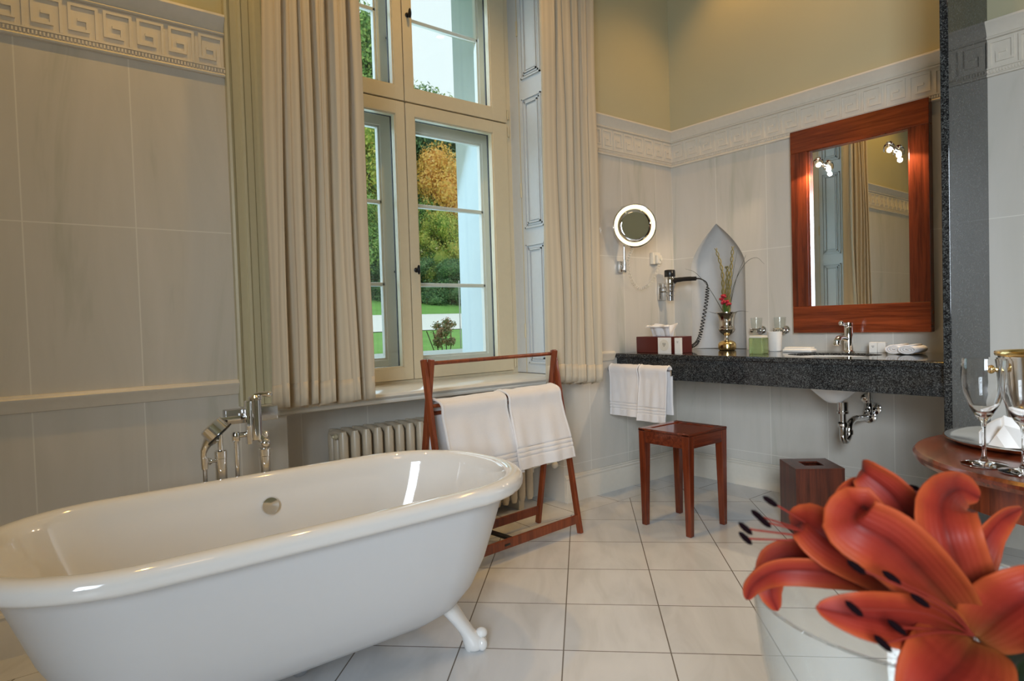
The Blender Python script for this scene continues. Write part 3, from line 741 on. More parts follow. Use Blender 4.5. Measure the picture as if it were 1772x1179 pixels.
# ================================================================== VANITY
van = thing('vanity_counter', (-.33, -.94, .74), 'long dark granite vanity counter under the big mirror with undermounted basin', 'vanity counter')
BX, BY, BRX, BRY = -.345, -1.275, .165, .235
def slab(z0, z1, x0, x1, y0, y1):
    g = G(); N = 64; angs = sorted([2 * PI * k / N for k in range(N)] + [math.atan2(cy - BY, cx - BX) % (2 * PI) for cx in (x0, x1) for cy in (y0, y1)])
    def outp(a):
        c, s = math.cos(a), math.sin(a); t = 1e9
        if abs(c) > 1e-9: t = min(t, ((x1 if c > 0 else x0) - BX) / c)
        if abs(s) > 1e-9: t = min(t, ((y1 if s > 0 else y0) - BY) / s)
        return BX + c * t, BY + s * t
    inn = [(BX + BRX * math.cos(a), BY + BRY * math.sin(a)) for a in angs]; out = [outp(a) for a in angs]
    sh = lambda P, d: [((min(max(x, x0 + d), x1 - d)), (min(max(y, y0 + d), y1 - d))) for x, y in P]
    R = [[(x, y, z0) for x, y in inn], [(x, y, z0) for x, y in sh(out, .003)], [(x, y, z0 + .005) for x, y in out], [(x, y, z1 - .008) for x, y in out], [(x, y, z1 - .002) for x, y in sh(out, .003)], [(x, y, z1) for x, y in sh(out, .010)], [(x, y, z1) for x, y in inn]]
    g.rings([[Vector(p) for p in r] for r in R], loop=True); return g
add('worktop', slab(.868, .895, -.65, -.001, -1.888, -.001), 'granite', van, smooth=12)
g = G().box((-.628, -1.888, .738), (-.600, -.001, .869), .002); add('apron', g, 'granite', van, smooth=12)
g = G()
prof = [(1.0, .868), (.96, .83), (.86, .79), (.70, .755), (.52, .715), (.36, .68), (.22, .652), (.14, .640), (.10, .638)]
N = 48
g.rings([[Vector((BX + BRX * 1.04 * k * math.cos(2 * PI * i / N), BY + BRY * 1.04 * k * math.sin(2 * PI * i / N), z)) for i in range(N)] for k, z in prof] + [[Vector((BX + BRX * 1.0 * k * math.cos(2 * PI * i / N), BY + BRY * 1.0 * k * math.sin(2 * PI * i / N), z + .012)) for i in range(N)] for k, z in prof[::-1]], loop=True, cap0=False, cap1=False)
add('basin', g, 'enamel', van, smooth=60, label='white undermounted oval basin')
g = G().tube([(BX, BY - .045, .645), (BX, BY - .045, .60)], .026, 18); g.lathe([(.030, 0), (.030, .012)], (BX, BY - .045, .585), 20)
g.tube(spline([(BX, BY - .045, .60), (BX, BY - .045, .50), (BX, BY - .045, .455), (BX + .03, BY - .045, .432), (BX + .065, BY - .045, .455), (BX + .07, BY - .045, .49), (BX + .09, BY - .045, .525), (BX + .15, BY - .045, .54), (BX + .22, BY - .045, .535), (-.03, BY - .045, .53)], 40), .0165, 16)
g.lathe([(.024, 0), (.026, .006), (.026, .018), (.020, .026)], (BX, BY - .045, .515), 20); g.lathe([(.022, 0), (.024, .012), (.022, .024)], (BX + .068, BY - .045, .465), 20)
g.lathe([(.018, 0), (.034, .008), (.038, .022), (.036, .026)], (-.028, BY - .045, .53), 24, (1, 0, 0)); g.lathe([(.018, 0), (.028, .006), (.030, .02)], (-.03, BY - .03, .63), 20, (1, 0, 0))
tag(add('drain_trap', g, 'chrome'), 'chrome drain pipe curving from the basin to the wall', 'drain pipe')
g = G().cyl((-.08, -1.345, .86), (-.08, -1.345, .57), .009, seg=12); g.lathe([(.014, 0), (.017, .004), (.017, .06), (.012, .07)], (-.08, -1.345, .545), 18); g.cyl((-.08, -1.345, .575), (-.012, -1.345, .575), .012, seg=14); g.lathe([(.020, 0), (.033, .006), (.036, .018)], (-.020, -1.345, .575), 24, (1, 0, 0)); g.ball((-.10, -1.345, .575), .016)
tag(add('angle_valve', g, 'chrome'), 'small chrome angle valve on the wall below the counter', 'valve')

# granite partition at the end of the counter
g = G().box((-.685, -1.921, 0), (-.001, -1.890, 3.0), .003)
tag(add('granite_partition', g, 'granite', smooth=12), 'tall polished dark granite partition slab standing at the end of the vanity', 'partition')

# basin mixer
bt = thing('basin_mixer', (-.115, -1.255, .895), 'chrome basin mixer standing at the back of the counter below the mirror', 'tap')
g = G().lathe([(.030, 0), (.030, .006), (.024, .012), (.0225, .03), (.0225, .135), (.020, .14)], (-.115, -1.255, .895), 28)
g.tube(spline([(-.115, -1.255, .965), (-.155, -1.25, .975), (-.20, -1.245, .976), (-.222, -1.243, .962)], 14), [.014] * 5 + [.0145] * 5 + [.017] * 5, 14); g.lathe([(.018, 0), (.0195, .006), (.016, .026)], (-.226, -1.242, .938), 18); add('tap_body', g, 'chrome', bt)
g = G().lathe([(.0225, 0), (.024, .006), (.022, .024), (.010, .030)], (-.115, -1.255, 1.035), 24); g.tube([(-.115, -1.255, 1.045), (-.155, -1.25, 1.050), (-.175, -1.247, 1.056)], [.008, .008, .011], 12); g.ball((-.180, -1.246, 1.058), .0145); add('lever', g, 'chrome', bt)

# things on the counter
ZK = .8953
tb = thing('tissue_box', (-.47, -.26, ZK), 'dark red tissue box on the left end of the counter', 'tissue box')
g = G().box((-.535, -.432, ZK), (-.405, -.092, ZK + .104), .003); add('box_body', g, 'red', tb, smooth=12)
def tis(u, v):
    return Vector((-.47 + .03 * math.sin(u * 7) * v, -.26 + (u - .5) * (.16 + .07 * v) + .010 * math.sin(u * 9 + v * 3), ZK + .103 + v * (.078 + .006 * math.sin(u * 13)) ))
g = G().grid(tis, 24, 14); g.grid(lambda u, v: Vector((-.47 - .045 * v - .01 * math.sin(u * 12), -.245 + (u - .5) * (.14 + .05 * v), ZK + .103 + .075 * math.sin(v * 2.2))), 20, 12)
add('tissue', g, 'tissue', tb, smooth=180, solid=.001, label='white tissue sticking out of the box')
def emblem(g, x, y, z, s):
    # small crest: shield outline with a crown line
    for a, b in (((-1, 1), (1, 1)), ((-1, 1), (-.8, -.3)), ((1, 1), (.8, -.3)), ((-.8, -.3), (0, -1.1)), ((.8, -.3), (0, -1.1)), ((-.9, .3), (.9, .3)), ((0, .3), (0, -1))):
        g.tube([(x, y + a[0] * s, z + a[1] * s), (x, y + b[0] * s, z + b[1] * s)], s * .12, 5)
cc = thing('coaster_card', (-.565, -.345, ZK), 'square white card with a round crest leaning on the tissue box', 'card')
g = G().box((-.572, -.397, ZK), (-.568, -.297, ZK + .100), .001); add('card', g, 'white', cc, smooth=12)
g = G().lathe([(.036, 0), (.036, .002), (.030, .0025), (.030, .001)], (-.572, -.347, ZK + .052), 32, (-1, 0, 0)); add('round_medallion', g, 'whitepl', cc)
g = G(); emblem(g, -.5745, -.347, ZK + .055, .010); add('crest', g, 'steel', cc, label='faint grey crest')
wb = thing('narrow_soap_carton', (-.56, -.447, ZK), 'narrow white carton with a small crest in front of the red tissue box', 'carton')
g = G().box((-.574, -.470, ZK), (-.556, -.426, ZK + .098), .001); add('carton', g, 'white', wb, smooth=12)
g = G(); emblem(g, -.5745, -.448, ZK + .072, .006); add('crest', g, 'steel', wb, label='faint grey crest')

vs = thing('urn_vase', (-.12, -.497, ZK), 'silver footed urn vase with gilt foot in front of the wall niche', 'vase')
g = G().lathe([(.020, .064), (.012, .080), (.012, .092), (.024, .100), (.042, .114), (.052, .130), (.052, .140), (.046, .145), (.048, .150), (.045, .17), (.048, .20), (.056, .232), (.066, .243), (.066, .247), (.058, .243), (.042, .21), (.040, .17), (.01, .14)], (-.12, -.497, ZK), 40); add('bowl', g, 'silver', vs)
g = G().lathe([(.046, 0), (.053, .004), (.056, .014), (.056, .040), (.050, .052), (.034, .062), (.02, .066)], (-.12, -.497, ZK), 40); add('foot', g, 'gold', vs, label='gilt domed foot')
fa = thing('dried_arrangement', (-.12, -.497, ZK + .16), 'arrangement of twisted stalks, grass blades and crimson blossoms in the silver urn', 'flower arrangement')
for k, (y0, y1, z1, dx) in enumerate(((-.485, -.415, 1.565, .02), (-.505, -.500, 1.43, .0), (-.512, -.560, 1.56, -.01))):
    P = spline([(-.12, y0, ZK + .17), (-.12 + dx * .5, y0 * .8 + y1 * .2, 1.25), (-.12 + dx, (y0 + y1) / 2 - .008, 1.42), (-.12 + dx, y1, z1)], 40)
    g = G()
    for ph in (0, PI):
        g.tube([p + Vector((.006 * math.cos(i * .75 + ph), .008 * math.sin(i * .75 + ph), 0)) for i, p in enumerate(P)], [.0065 * (1 - .6 * i / 40) for i in range(41)], 7)
    add('twisted_stalk', g, 'stalk', fa)
for P in ([(-.14, -.50, 1.12), (-.20, -.44, 1.28), (-.24, -.36, 1.40), (-.26, -.29, 1.435)], [(-.12, -.52, 1.12), (-.12, -.55, 1.30), (-.10, -.62, 1.44), (-.10, -.70, 1.475), (-.10, -.755, 1.43)], [(-.12, -.51, 1.12), (-.1, -.56, 1.35), (-.08, -.62, 1.50)], [(-.12, -.51, 1.12), (-.1, -.53, 1.35), (-.08, -.56, 1.54)], [(-.13, -.51, 1.12), (-.14, -.60, 1.145), (-.14, -.665, 1.14)], [(-.13, -.49, 1.12), (-.15, -.42, 1.14), (-.16, -.39, 1.15)]):
    C_ = spline(P, 24); g = G().tube(C_, [.0024 * (1 - .75 * i / 24) for i in range(25)], 5); add('grass_blade', g, 'grass_b', fa)
g = G()
for i in range(8):
    a = i * 2.4; g.tube([(-.12, -.50, ZK + .2), (-.12 + .02 * math.cos(a), -.50 + .025 * math.sin(a), ZK + .32)], [.010, .004], 6)
add('foliage_stems', g, 'stem', fa)
random.seed(3)
for (y, z) in ((-.485, 1.225), (-.500, 1.245), (-.520, 1.205), (-.535, 1.19), (-.495, 1.205)):
    g = G()
    for i in range(7):
        d = Vector((random.uniform(-1, .4), random.uniform(-1, 1), random.uniform(-.6, 1))).normalized(); g.ball(Vector((-.15, y, z)) + d * .010, .009, 8, (1, random.uniform(.7, 1.2), .8))
    add('blossom', g, 'redfl', fa)

def tumbler(y, label):
    t = thing('tumbler_holder', (-.08, y, 1.03), label, 'tumbler holder')
    g = G().tube([(-.08 + .038 * math.cos(2 * PI * k / 32), y + .038 * math.sin(2 * PI * k / 32), 1.030) for k in range(33)], .0045, 8); g.lathe([(.020, 0), (.022, .004), (.014, .016), (.012, .03)], (-.045, y, 1.015), 18, (1, 0, 0)); g.cyl((-.043, y, 1.022), (-.002, y, 1.022), .008); g.lathe([(.010, 0), (.024, .004), (.026, .014)], (-.016, y, 1.022), 20, (1, 0, 0))
    g.ball((-.085, y - .03, 1.02), .012); g.ball((-.085, y + .03, 1.02), .012)
    add('holder_ring', g, 'chrome', t); return t
t1 = tumbler(-.683, 'chrome wall tumbler holder nearest the silver urn'); copy_tree(t1, (-.08, -.838, 1.03), 'chrome wall tumbler holder nearest the big mirror')
for o in bpy.data.objects:
    if o.get('category') == 'tumbler holder': o['group'] = 'tumbler holders on the tiled wall'
def tglass(y, label):
    g = G().lathe([(.0, 0), (.026, 0), (.029, .004), (.0355, .105), (.0335, .105), (.027, .010), (0, .008)], (-.08, y, .995), 32)
    return tag(add('tumbler', g, 'tumbglass', smooth=60), label, 'glass tumbler', 'tumblers in the wall holders')
tglass(-.683, 'clear glass tumbler in the wall holder nearest the urn'); tglass(-.838, 'clear glass tumbler in the wall holder nearest the mirror')
gb = thing('liquid_soap_bottle', (-.40, -.882, ZK), 'clear square bottle of green liquid on the counter', 'bottle')
g = G().box((-.440, -.924, ZK), (-.366, -.842, ZK + .092), .005, 3); add('bottle_body', g, plain('green_bottle', (.50, .62, .30), .10, trans=.7, ior=1.4), gb, smooth=40)
g = G().box((-.438, -.920, ZK + .091), (-.368, -.846, ZK + .104), .003); add('bottle_cap', g, 'whitepl', gb, smooth=12)
g = G().lathe([(.0, 0), (.034, 0), (.038, .004), (.044, .118), (.041, .118), (.036, .010), (0, .008)], (-.14, -.835, ZK), 32, sx=.9)
tag(add('paper_cup', g, 'white', smooth=40), 'plain white beaker standing behind the green bottle', 'beaker')
g = G().box((-.215, -1.093, ZK), (-.145, -.922, ZK + .018), .006, 3); g.box((-.208, -1.086, ZK + .017), (-.152, -.929, ZK + .028), .004); tag(add('soap_dish', g, 'white', smooth=40), 'flat oblong white soap dish at the back edge of the basin', 'soap dish')
for y, l in ((-1.382, 'small white carton beside the basin tap, with a crest on its front'), (-1.425, 'small white carton nearest the rolled guest towels')):
    t = thing('small_carton', (-.10, y, ZK), l, 'carton', 'small cartons behind the basin')
    g = G().box((-.115, y - .020, ZK), (-.085, y + .020, ZK + .055), .001); add('carton', g, 'white', t, smooth=12)
    if y > -1.4:
        g = G(); emblem(g, -.1155, y, ZK + .032, .0055); add('crest', g, 'steel', t)
for k, (y0, dx, l) in enumerate(((-1.535, 0, 'rolled white guest towel on the counter nearest the small cartons'), (-1.60, -.012, 'rolled white guest towel on the counter nearest the granite partition'))):
    g = G(); P = []
    for i in range(70):
        a = i * .30; r = .002 + .00122 * a; P.append((y0 + math.cos(a) * r * 1.65, ZK + .0245 + math.sin(a) * r * .80))
    R_ = [[Vector((x + dx, y, z)) for y, z in P] for x in (-.245, -.08)]
    g.rings(R_, closed=False); tw = add('rolled_towel', g, 'towel', smooth=180, solid=.0065, off=0); tag(tw, l, 'towel', 'rolled guest towels')
# the towel rail at the end of the counter
tr_ = thing('towel_rail', (-.70, 0, .80), 'chrome two-bar towel rail fixed to the wall at the left end of the counter', 'towel rail')
g = G().lathe([(.014, 0), (.022, .004), (.022, .02), (.012, .026)], (-.70, -.002, .795), 20, (0, -1, 0)); g.ball((-.716, -.030, .812), .012); add('wall_mount', g, 'iron', tr_)
g = G().box((-.712, -.50, .799), (-.700, -.02, .809), .002); g.box((-.680, -.50, .775), (-.670, -.02, .783), .002); g.box((-.712, -.030, .772), (-.668, -.018, .812), .002); g.box((-.712, -.502, .772), (-.668, -.494, .809), .002); add('rail_bar', g, 'chrome', tr_, smooth=12)
MT = Matrix.Translation((-.706, 0, 0)) @ Matrix.Rotation(-PI / 2, 4, 'Z')   # local x runs to -y, local y... n points to +x
MT = Matrix(((0, -1, 0, -.706), (-1, 0, 0, 0), (0, 0, 1, 0), (0, 0, 0, 1)))
towel('hand_towel', hang_path(.012, .822, .505, .54, .010, .012), .028, .262, MT, 'white hand towel on the chrome rail nearest the wall', 'towel', 'hand towels on the rail', 3.3, thick=.010, fold=.003)
towel('hand_towel', hang_path(.014, .822, .490, .535, .010, .022), .275, .485, MT, 'white hand towel on the chrome rail nearest the stool', 'towel', 'hand towels on the rail', 5.1, thick=.010, fold=.004, skew=-.012)

# ------------------------------------------------------------------ big mirror with its two lamps
mi = thing('wall_mirror', (-.02, -1.275, 1.6), 'large rectangular mirror in a wide mahogany frame above the vanity', 'mirror')
y0, y1, z0, z1 = -1.640, -.906, 1.002, 2.203; iy0, iy1, iz0, iz1 = -1.546, -1.004, 1.160, 2.072
g = G().box((-.05, y0, z0), (-.001, y1, iz0), .003); add('frame_rail', g, 'mahogY', mi, smooth=12); g = G().box((-.05, y0, iz1), (-.001, y1, z1), .003); add('frame_rail', g, 'mahogY', mi, smooth=12)
g = G().box((-.05, y0, iz0), (-.001, iy0, iz1), .002); add('frame_stile', g, 'mahog', mi, smooth=12); g = G().box((-.05, iy1, iz0), (-.001, y1, iz1), .002); add('frame_stile', g, 'mahog', mi, smooth=12)
g = G()
for a, b in (((iy0 - .001, iz0), (iy0 + .005, iz1)), ((iy1 - .013, iz0), (iy1 + .001, iz1)), ((iy0, iz1 - .005), (iy1, iz1 + .001))): g.box((-.045, a[0], a[1]), (-.022, b[0], b[1]))
add('inner_slip', g, 'mahog', mi, smooth=0)
g = G().box((-.022, iy0 - .01, iz0 - .01), (-.016, iy1 + .01, iz1 + .01)); add('mirror_glass', g, 'mirror', mi, smooth=0)
def mlamp(y, label):
    t = thing('mirror_lamp', (-.022, y, 1.985), label, 'lamp', 'halogen lamps on the mirror')
    g = G().cyl((-.022, y, 1.975), (-.040, y, 1.975), .014); g.cyl((-.04, y, 1.982), (-.085, y, 1.988), .006, seg=12); g.lathe([(.014, 0), (.017, .004), (.012, .014)], (-.085, y, 1.998), 18); add('lamp_arm', g, 'chrome', t)
    g = G().lathe([(.016, 0), (.024, -.006), (.028, -.020), (.027, -.040), (.025, -.040), (.026, -.020), (.021, -.009), (.010, -.003)], (-.085, y, 2.002), 28); add('glass_shade', g, 'glass', t, smooth=60)
    g = G().ball((-.085, y, 1.968), .0125, 14); add('bulb', g, 'bulb', t)
    return t
mlamp(-1.090, 'small lit halogen lamp on the mirror near its edge towards the window'); mlamp(-1.466, 'small lit halogen lamp on the mirror near its edge towards the granite partition')
for y in (-1.090, -1.466):
    spot('mirror_lamp_light', (-.085, y, 1.958), (-.06, y, 0), 25, (1.0, .76, .48), 165, .25, .012)
    point('mirror_lamp_glow', (-.10, y, 1.935), 1.5, (1.0, .80, .56), .012)

# ------------------------------------------------------------------ make-up mirror, socket, hair dryer
mk = thing('makeup_mirror', (-.59, 0, 1.46), 'round lit magnifying make-up mirror on a chrome wall arm', 'make-up mirror')
c0 = Vector((-.585, -.145, 1.716)); nm = Vector((-.66, -.75, -.02)).normalized()
g = G().lathe([(0, -.028), (.085, -.028), (.132, -.014), (.140, -.004), (.140, .004), (.136, .009), (.131, .006), (0, .004)], c0, 56, nm); add('mirror_housing', g, 'chrome', mk)
g = G().lathe([(.112, .0045), (.112, .0075), (.131, .0075), (.131, .0045)], c0, 56, nm, cap0=False, cap1=False); bmesh.ops.create_grid; add('light_ring', g, 'ring', mk, smooth=60, label='lit ring around the glass')
g = G().lathe([(.1125, .0048), (.1125, .0062), (.08, .0056), (.05, .0050), (.02, .0047), (.001, .0046)], c0, 56, nm, cap0=False); add('mirror_glass', g, 'mirror', mk, smooth=180)
g = G().box((-.600, -.034, 1.425), (-.545, -.001, 1.500), .004); g.cyl((-.585, -.034, 1.445), (-.585, -.052, 1.445), .009); g.cyl((-.585, -.052, 1.44), (-.585, -.052, 1.84), .0075, seg=14); g.box((-.602, -.075, 1.80), (-.560, -.045, 1.852), .004); g.tube([(-.585, -.06, 1.716), (-.575, -.10, 1.716), c0 - nm * .026], .010, 12)
add('wall_arm', g, 'chrome', mk, smooth=40)
sk = thing('wall_socket', (-.21, 0, 1.53), 'square cream wall socket on the tiles beside the make-up mirror', 'socket')
g = G().box((-.262, -.028, 1.490), (-.180, -.001, 1.572), .004); add('socket_box', g, 'whitepl', sk, smooth=12)
g = G().box((-.240, -.050, 1.492), (-.190, -.028, 1.555), .008, 3); g.lathe([(.013, 0), (.013, .006)], (-.205, -.049, 1.525), 20, (0, -1, 0)); add('plug', g, 'whitepl', sk, smooth=40)
g = G().tube(helix([c0 + Vector((.005, .02, -.135)), Vector((-.57, -.07, 1.50)), Vector((-.52, -.05, 1.38)), Vector((-.42, -.045, 1.32)), Vector((-.30, -.045, 1.37)), Vector((-.225, -.045, 1.48)), Vector((-.215, -.045, 1.50))], 34, .0085), .0019, 6)
tag(add('spiral_cord', g, 'whitepl', smooth=60), 'thin white spiral cord drooping from the make-up mirror to the socket', 'cord')
hd = thing('hair_dryer', (-.15, -.08, 1.23), 'black and chrome hair dryer resting upright in a wall holder in the corner', 'hair dryer')
D = Vector((-.15, -.080, 0))
g = G().lathe([(.034, 1.335), (.037, 1.35), (.037, 1.395), (.035, 1.400)], D, 32); add('motor_housing', g, 'chrome', hd)
g = G().lathe([(.035, 1.398), (.037, 1.402), (.037, 1.442), (.033, 1.448), (.026, 1.448), (.024, 1.442), (0, 1.442)], D, 32); add('air_intake', g, 'black', hd, label='black ribbed air intake')
g = G().lathe([(.034, 1.336), (.029, 1.322), (.026, 1.31), (.024, 1.29), (.0215, 1.235), (.019, 1.235), (.021, 1.30)], D, 28); add('nozzle', g, 'steel', hd)
H = spline([(-.148, -.105, 1.372), (-.140, -.14, 1.376), (-.128, -.20, 1.378), (-.115, -.268, 1.376)], 16)
g = G().tube(H, [.016, .0175, .018] + [.0165] * 5 + [.0155] * 6 + [.014] * 3, 16); g.box((-.155, -.125, 1.352), (-.135, -.105, 1.392), .004); add('handle', g, 'black', hd, smooth=50)
g = G().tube(spline([(-.115, -.266, 1.376), (-.105, -.295, 1.372), (-.09, -.325, 1.352), (-.085, -.338, 1.325)], 14), .0045, 8)
g.tube(helix([(-.085, -.338, 1.325), (-.085, -.325, 1.22), (-.095, -.300, 1.08), (-.12, -.285, .97), (-.18, -.28, .925), (-.27, -.26, .912), (-.33, -.255, .908)], 36, .011), .0032, 6); add('coiled_cord', g, 'black', hd, smooth=60)
g = G().box((-.19, -.018, 1.24), (-.11, -.001, 1.36), .004); g.tube([D + Vector((.030 * math.cos(2 * PI * k / 28), .030 * math.sin(2 * PI * k / 28), 1.30)) for k in range(29)], .004, 8); g.tube([(-.15, -.018, 1.30), (-.15, -.05, 1.30)], .007, 8); g.tube([D + Vector((.027 * math.cos(2 * PI * k / 28), .027 * math.sin(2 * PI * k / 28), 1.27)) for k in range(29)], .003, 8)
tag(add('dryer_holder', g, 'chrome', smooth=40), 'chrome wall holder ring carrying the hair dryer', 'holder')

# ------------------------------------------------------------------ stool
sx0, sx1, sy0, sy1, sh = -1.120, -.783, -.912, -.585, .528
stl = thing('stool', ((sx0 + sx1) / 2, (sy0 + sy1) / 2, 0), 'square mahogany stool with tapered legs standing in front of the vanity', 'stool')
g = G().box((sx0, sy0, sh - .014), (sx1, sy1, sh - .004), .003)
for a, b in (((sx0, sy0), (sx1, sy0 + .045)), ((sx0, sy1 - .045), (sx1, sy1)), ((sx0, sy0 + .045), (sx0 + .045, sy1 - .045)), ((sx1 - .045, sy0 + .045), (sx1, sy1 - .045))): g.box((a[0], a[1], sh - .014), (b[0], b[1], sh), .003)
add('seat', g, 'mahogX', stl, smooth=12)
g = G()
for a, b in (((sx0 + .004, sy0 + .004), (sx1 - .004, sy0 + .024)), ((sx0 + .004, sy1 - .024), (sx1 - .004, sy1 - .004)), ((sx0 + .004, sy0 + .02), (sx0 + .024, sy1 - .02)), ((sx1 - .024, sy0 + .02), (sx1 - .004, sy1 - .02))): g.box((a[0], a[1], sh - .078), (b[0], b[1], sh - .014), .001)
add('apron', g, 'mahogX', stl, smooth=12)
for x, y, ix, iy in ((sx0, sy0, 1, 1), (sx1, sy0, -1, 1), (sx0, sy1, 1, -1), (sx1, sy1, -1, -1)):
    g = G().beam((x + ix * .024, y + iy * .024, sh - .014), (x + ix * .021, y + iy * .021, 0), .046, .046, (1, 0, 0), .003, .030, .030); add('leg', g, 'mahog', stl, smooth=12)

# ------------------------------------------------------------------ waste bin
bn = thing('waste_bin', (-.565, -1.255, 0), 'square dark red wooden waste bin with a square opening standing below the basin', 'waste bin', rz=math.radians(47))
g = G(); h, b = .118, .345
for a, c in (((-h, -h), (h, -h + .014)), ((-h, h - .014), (h, h)), ((-h, -h + .014), (-h + .014, h - .014)), ((h - .014, -h + .014), (h, h - .014))): g.box((a[0], a[1], 0), (c[0], c[1], b - .008), .001)
g.box((-h, -h, 0), (h, h, .012)); add('bin_body', g, 'walnut', bn, local=True, smooth=12)
g = G(); q = .048
for a, c in (((-h, -h), (h, -q)), ((-h, q), (h, h)), ((-h, -q), (-q, q)), ((q, -q), (h, q))): g.box((a[0], a[1], b - .008), (c[0], c[1], b), 0)
add('lid', g, 'walnut', bn, local=True, smooth=0)

# ------------------------------------------------------------------ round table and what stands on it
tc = Vector((-1.795, -2.58, 0)); TZ = .76
rt = thing('round_table', tc, 'round polished mahogany table at the right edge of the view', 'table')
g = G().lathe([(.0, TZ - .030), (.375, TZ - .030), (.392, TZ - .026), (.398, TZ - .016), (.398, TZ - .008), (.392, TZ - .001), (.385, TZ), (0, TZ)], tc, 96); add('table_top', g, 'mahogX', rt, smooth=12)
g = G().lathe([(.30, TZ - .11), (.325, TZ - .11), (.325, TZ - .03), (.30, TZ - .03)], tc, 72, cap0=False, cap1=False); g.lathe([(.31, TZ - .035), (.0, TZ - .034)], tc, 48, cap0=False, cap1=False); add('table_apron', g, 'mahog', rt, smooth=40)
for k in range(4):
    a = math.radians(33 + 90 * k); p = tc + Vector((math.cos(a) * .30, math.sin(a) * .30, 0))
    g = G().beam(p + Vector((0, 0, TZ - .03)), p, .048, .048, (math.cos(a), math.sin(a), 0), .003, .030, .030); add('leg', g, 'mahog', rt, smooth=12)
ty = Vector((-1.712, -2.425, TZ))
g = G().lathe([(0, .001), (.10, .001), (.195, .006), (.205, .012), (.208, .016), (.203, .017), (.19, .010), (.10, .005), (0, .005)], ty, 72)
tag(add('silver_tray', g, 'silver', smooth=60), 'round silver tray lying on the mahogany table', 'tray')
# napkin folded like a low boat on the tray
nk = thing('folded_napkin', ty + Vector((0, 0, .01)), 'white linen napkin folded into points on the silver tray', 'napkin')
def leafn(p0, p1, w, hgt, bend):
    p0, p1 = Vector(p0), Vector(p1); d = (p1 - p0); n = Vector((-d.y, d.x, 0)).normalized()
    def f(u, v):
        s = (1 - abs(2 * u - 1) ** 1.6)
        return p0 + d * u + n * (bend * math.sin(PI * u) + (v - .5) * w * .4 * s) + Vector((0, 0, .004 + v * hgt * (s * .6 + .4 * (1 - u))))
    return f
B0 = ty + Vector((0, 0, .012))
g = G()
g.grid(leafn(B0 + Vector((-.165, .085, 0)), B0 + Vector((-.02, -.05, 0)), .06, .075, .03), 16, 8)
def tent(p0, p1, hw, h):
    p0, p1 = Vector(p0), Vector(p1); d = (p1 - p0).normalized(); n = Vector((-d.y, d.x, 0))
    g.rings([[p - n * hw * k, p + n * hw * k, p + Vector((0, 0, h * k))] for p, k in ((p0, .55), (p0.lerp(p1, .12), 1), (p1, .03))])
tent((-1.865, -2.372, B0.z), (-1.69, -2.455, B0.z), .040, .052)
tent((-1.800, -2.352, B0.z), (-1.745, -2.50, B0.z), .034, .070)
add('napkin_fold', g, 'tissue', nk, smooth=25, solid=.002)
wc = thing('wine_cooler', ty + Vector((.045, .015, .005)), 'silver wine cooler with a gilt rim standing on the tray behind the flutes', 'wine cooler')
Wc = ty + Vector((.045, .015, .006))
g = G().lathe([(.0, 0), (.050, 0), (.056, .01), (.064, .07), (.074, .15), (.082, .225), (.078, .225), (.070, .15), (.058, .05), (0, .03)], Wc, 56); add('bucket', g, 'silver', wc, smooth=60)
g = G().lathe([(.080, .222), (.088, .224), (.091, .230), (.088, .236), (.080, .234), (.077, .228)], Wc, 56, cap0=False, cap1=False); add('gilt_rim', g, 'gold', wc, smooth=60)
g = G()
hd_ = Vector((-.6, .8, 0))
g.tube([Wc + hd_ * .078 + Vector((0, 0, .185)), Wc + hd_ * .095 + Vector((0, 0, .188))], .006, 10); g.ball(Wc + hd_ * .100 + Vector((0, 0, .188)), .012); add('handle_knob', g, 'gold', wc)
fp = [(0, .001), (.038, .001), (.045, .002), (.045, .0035), (.032, .006), (.010, .010), (.005, .020), (.0038, .050), (.0040, .085), (.0065, .100), (.016, .112), (.029, .138), (.038, .166), (.0425, .194), (.0425, .218), (.040, .245), (.0385, .245), (.041, .218), (.041, .194), (.0365, .166), (.0275, .140), (.014, .117), (0, .112)]
def flute(x, y, l):
    g = G().lathe(fp, (x, y, TZ), 48); return tag(add('champagne_flute', g, 'glass', smooth=60), l, 'champagne flute', 'champagne flutes on the table')
flute(-2.053, -2.396, 'clear champagne flute nearest the granite partition on the mahogany table'); flute(-2.085, -2.476, 'clear champagne flute cut by the right edge of the picture')

# ------------------------------------------------------------------ glass bowl with lilies on its own stand in the foreground
bc = Vector((-3.125, -2.630, .60))
sd = thing('flower_stand', (bc.x, bc.y, 0), 'small round mahogany stand under the glass bowl of lilies', 'stand')
g = G().lathe([(0, .575), (.14, .575), (.15, .582), (.15, .592), (.143, .5985), (0, .5985)], (bc.x, bc.y, 0), 48); add('stand_top', g, 'mahogX', sd)
g = G().lathe([(.13, 0), (.13, .02), (.04, .035), (.022, .06), (.02, .3), (.022, .55), (.05, .576)], (bc.x, bc.y, 0), 32); add('stand_column', g, 'mahog', sd)
g = G().lathe([(0, 0), (.055, 0), (.075, .010), (.105, .05), (.128, .11), (.143, .18), (.1500, .246), (.1492, .2475), (.1484, .246), (.1408, .18), (.1258, .112), (.1010, .055), (.072, .018), (0, .010)], bc, 72)
gb_ = add('glass_bowl', g, 'bowlglass', smooth=60)
g = G().tube([bc + Vector((.1492 * math.cos(2 * PI * k / 72), .1492 * math.sin(2 * PI * k / 72), .2465)) for k in range(73)], .0013, 8); add('rim', g, 'glass', gb_)
tag(gb_, 'large clear glass bowl holding the orange red lilies in the foreground', 'bowl')
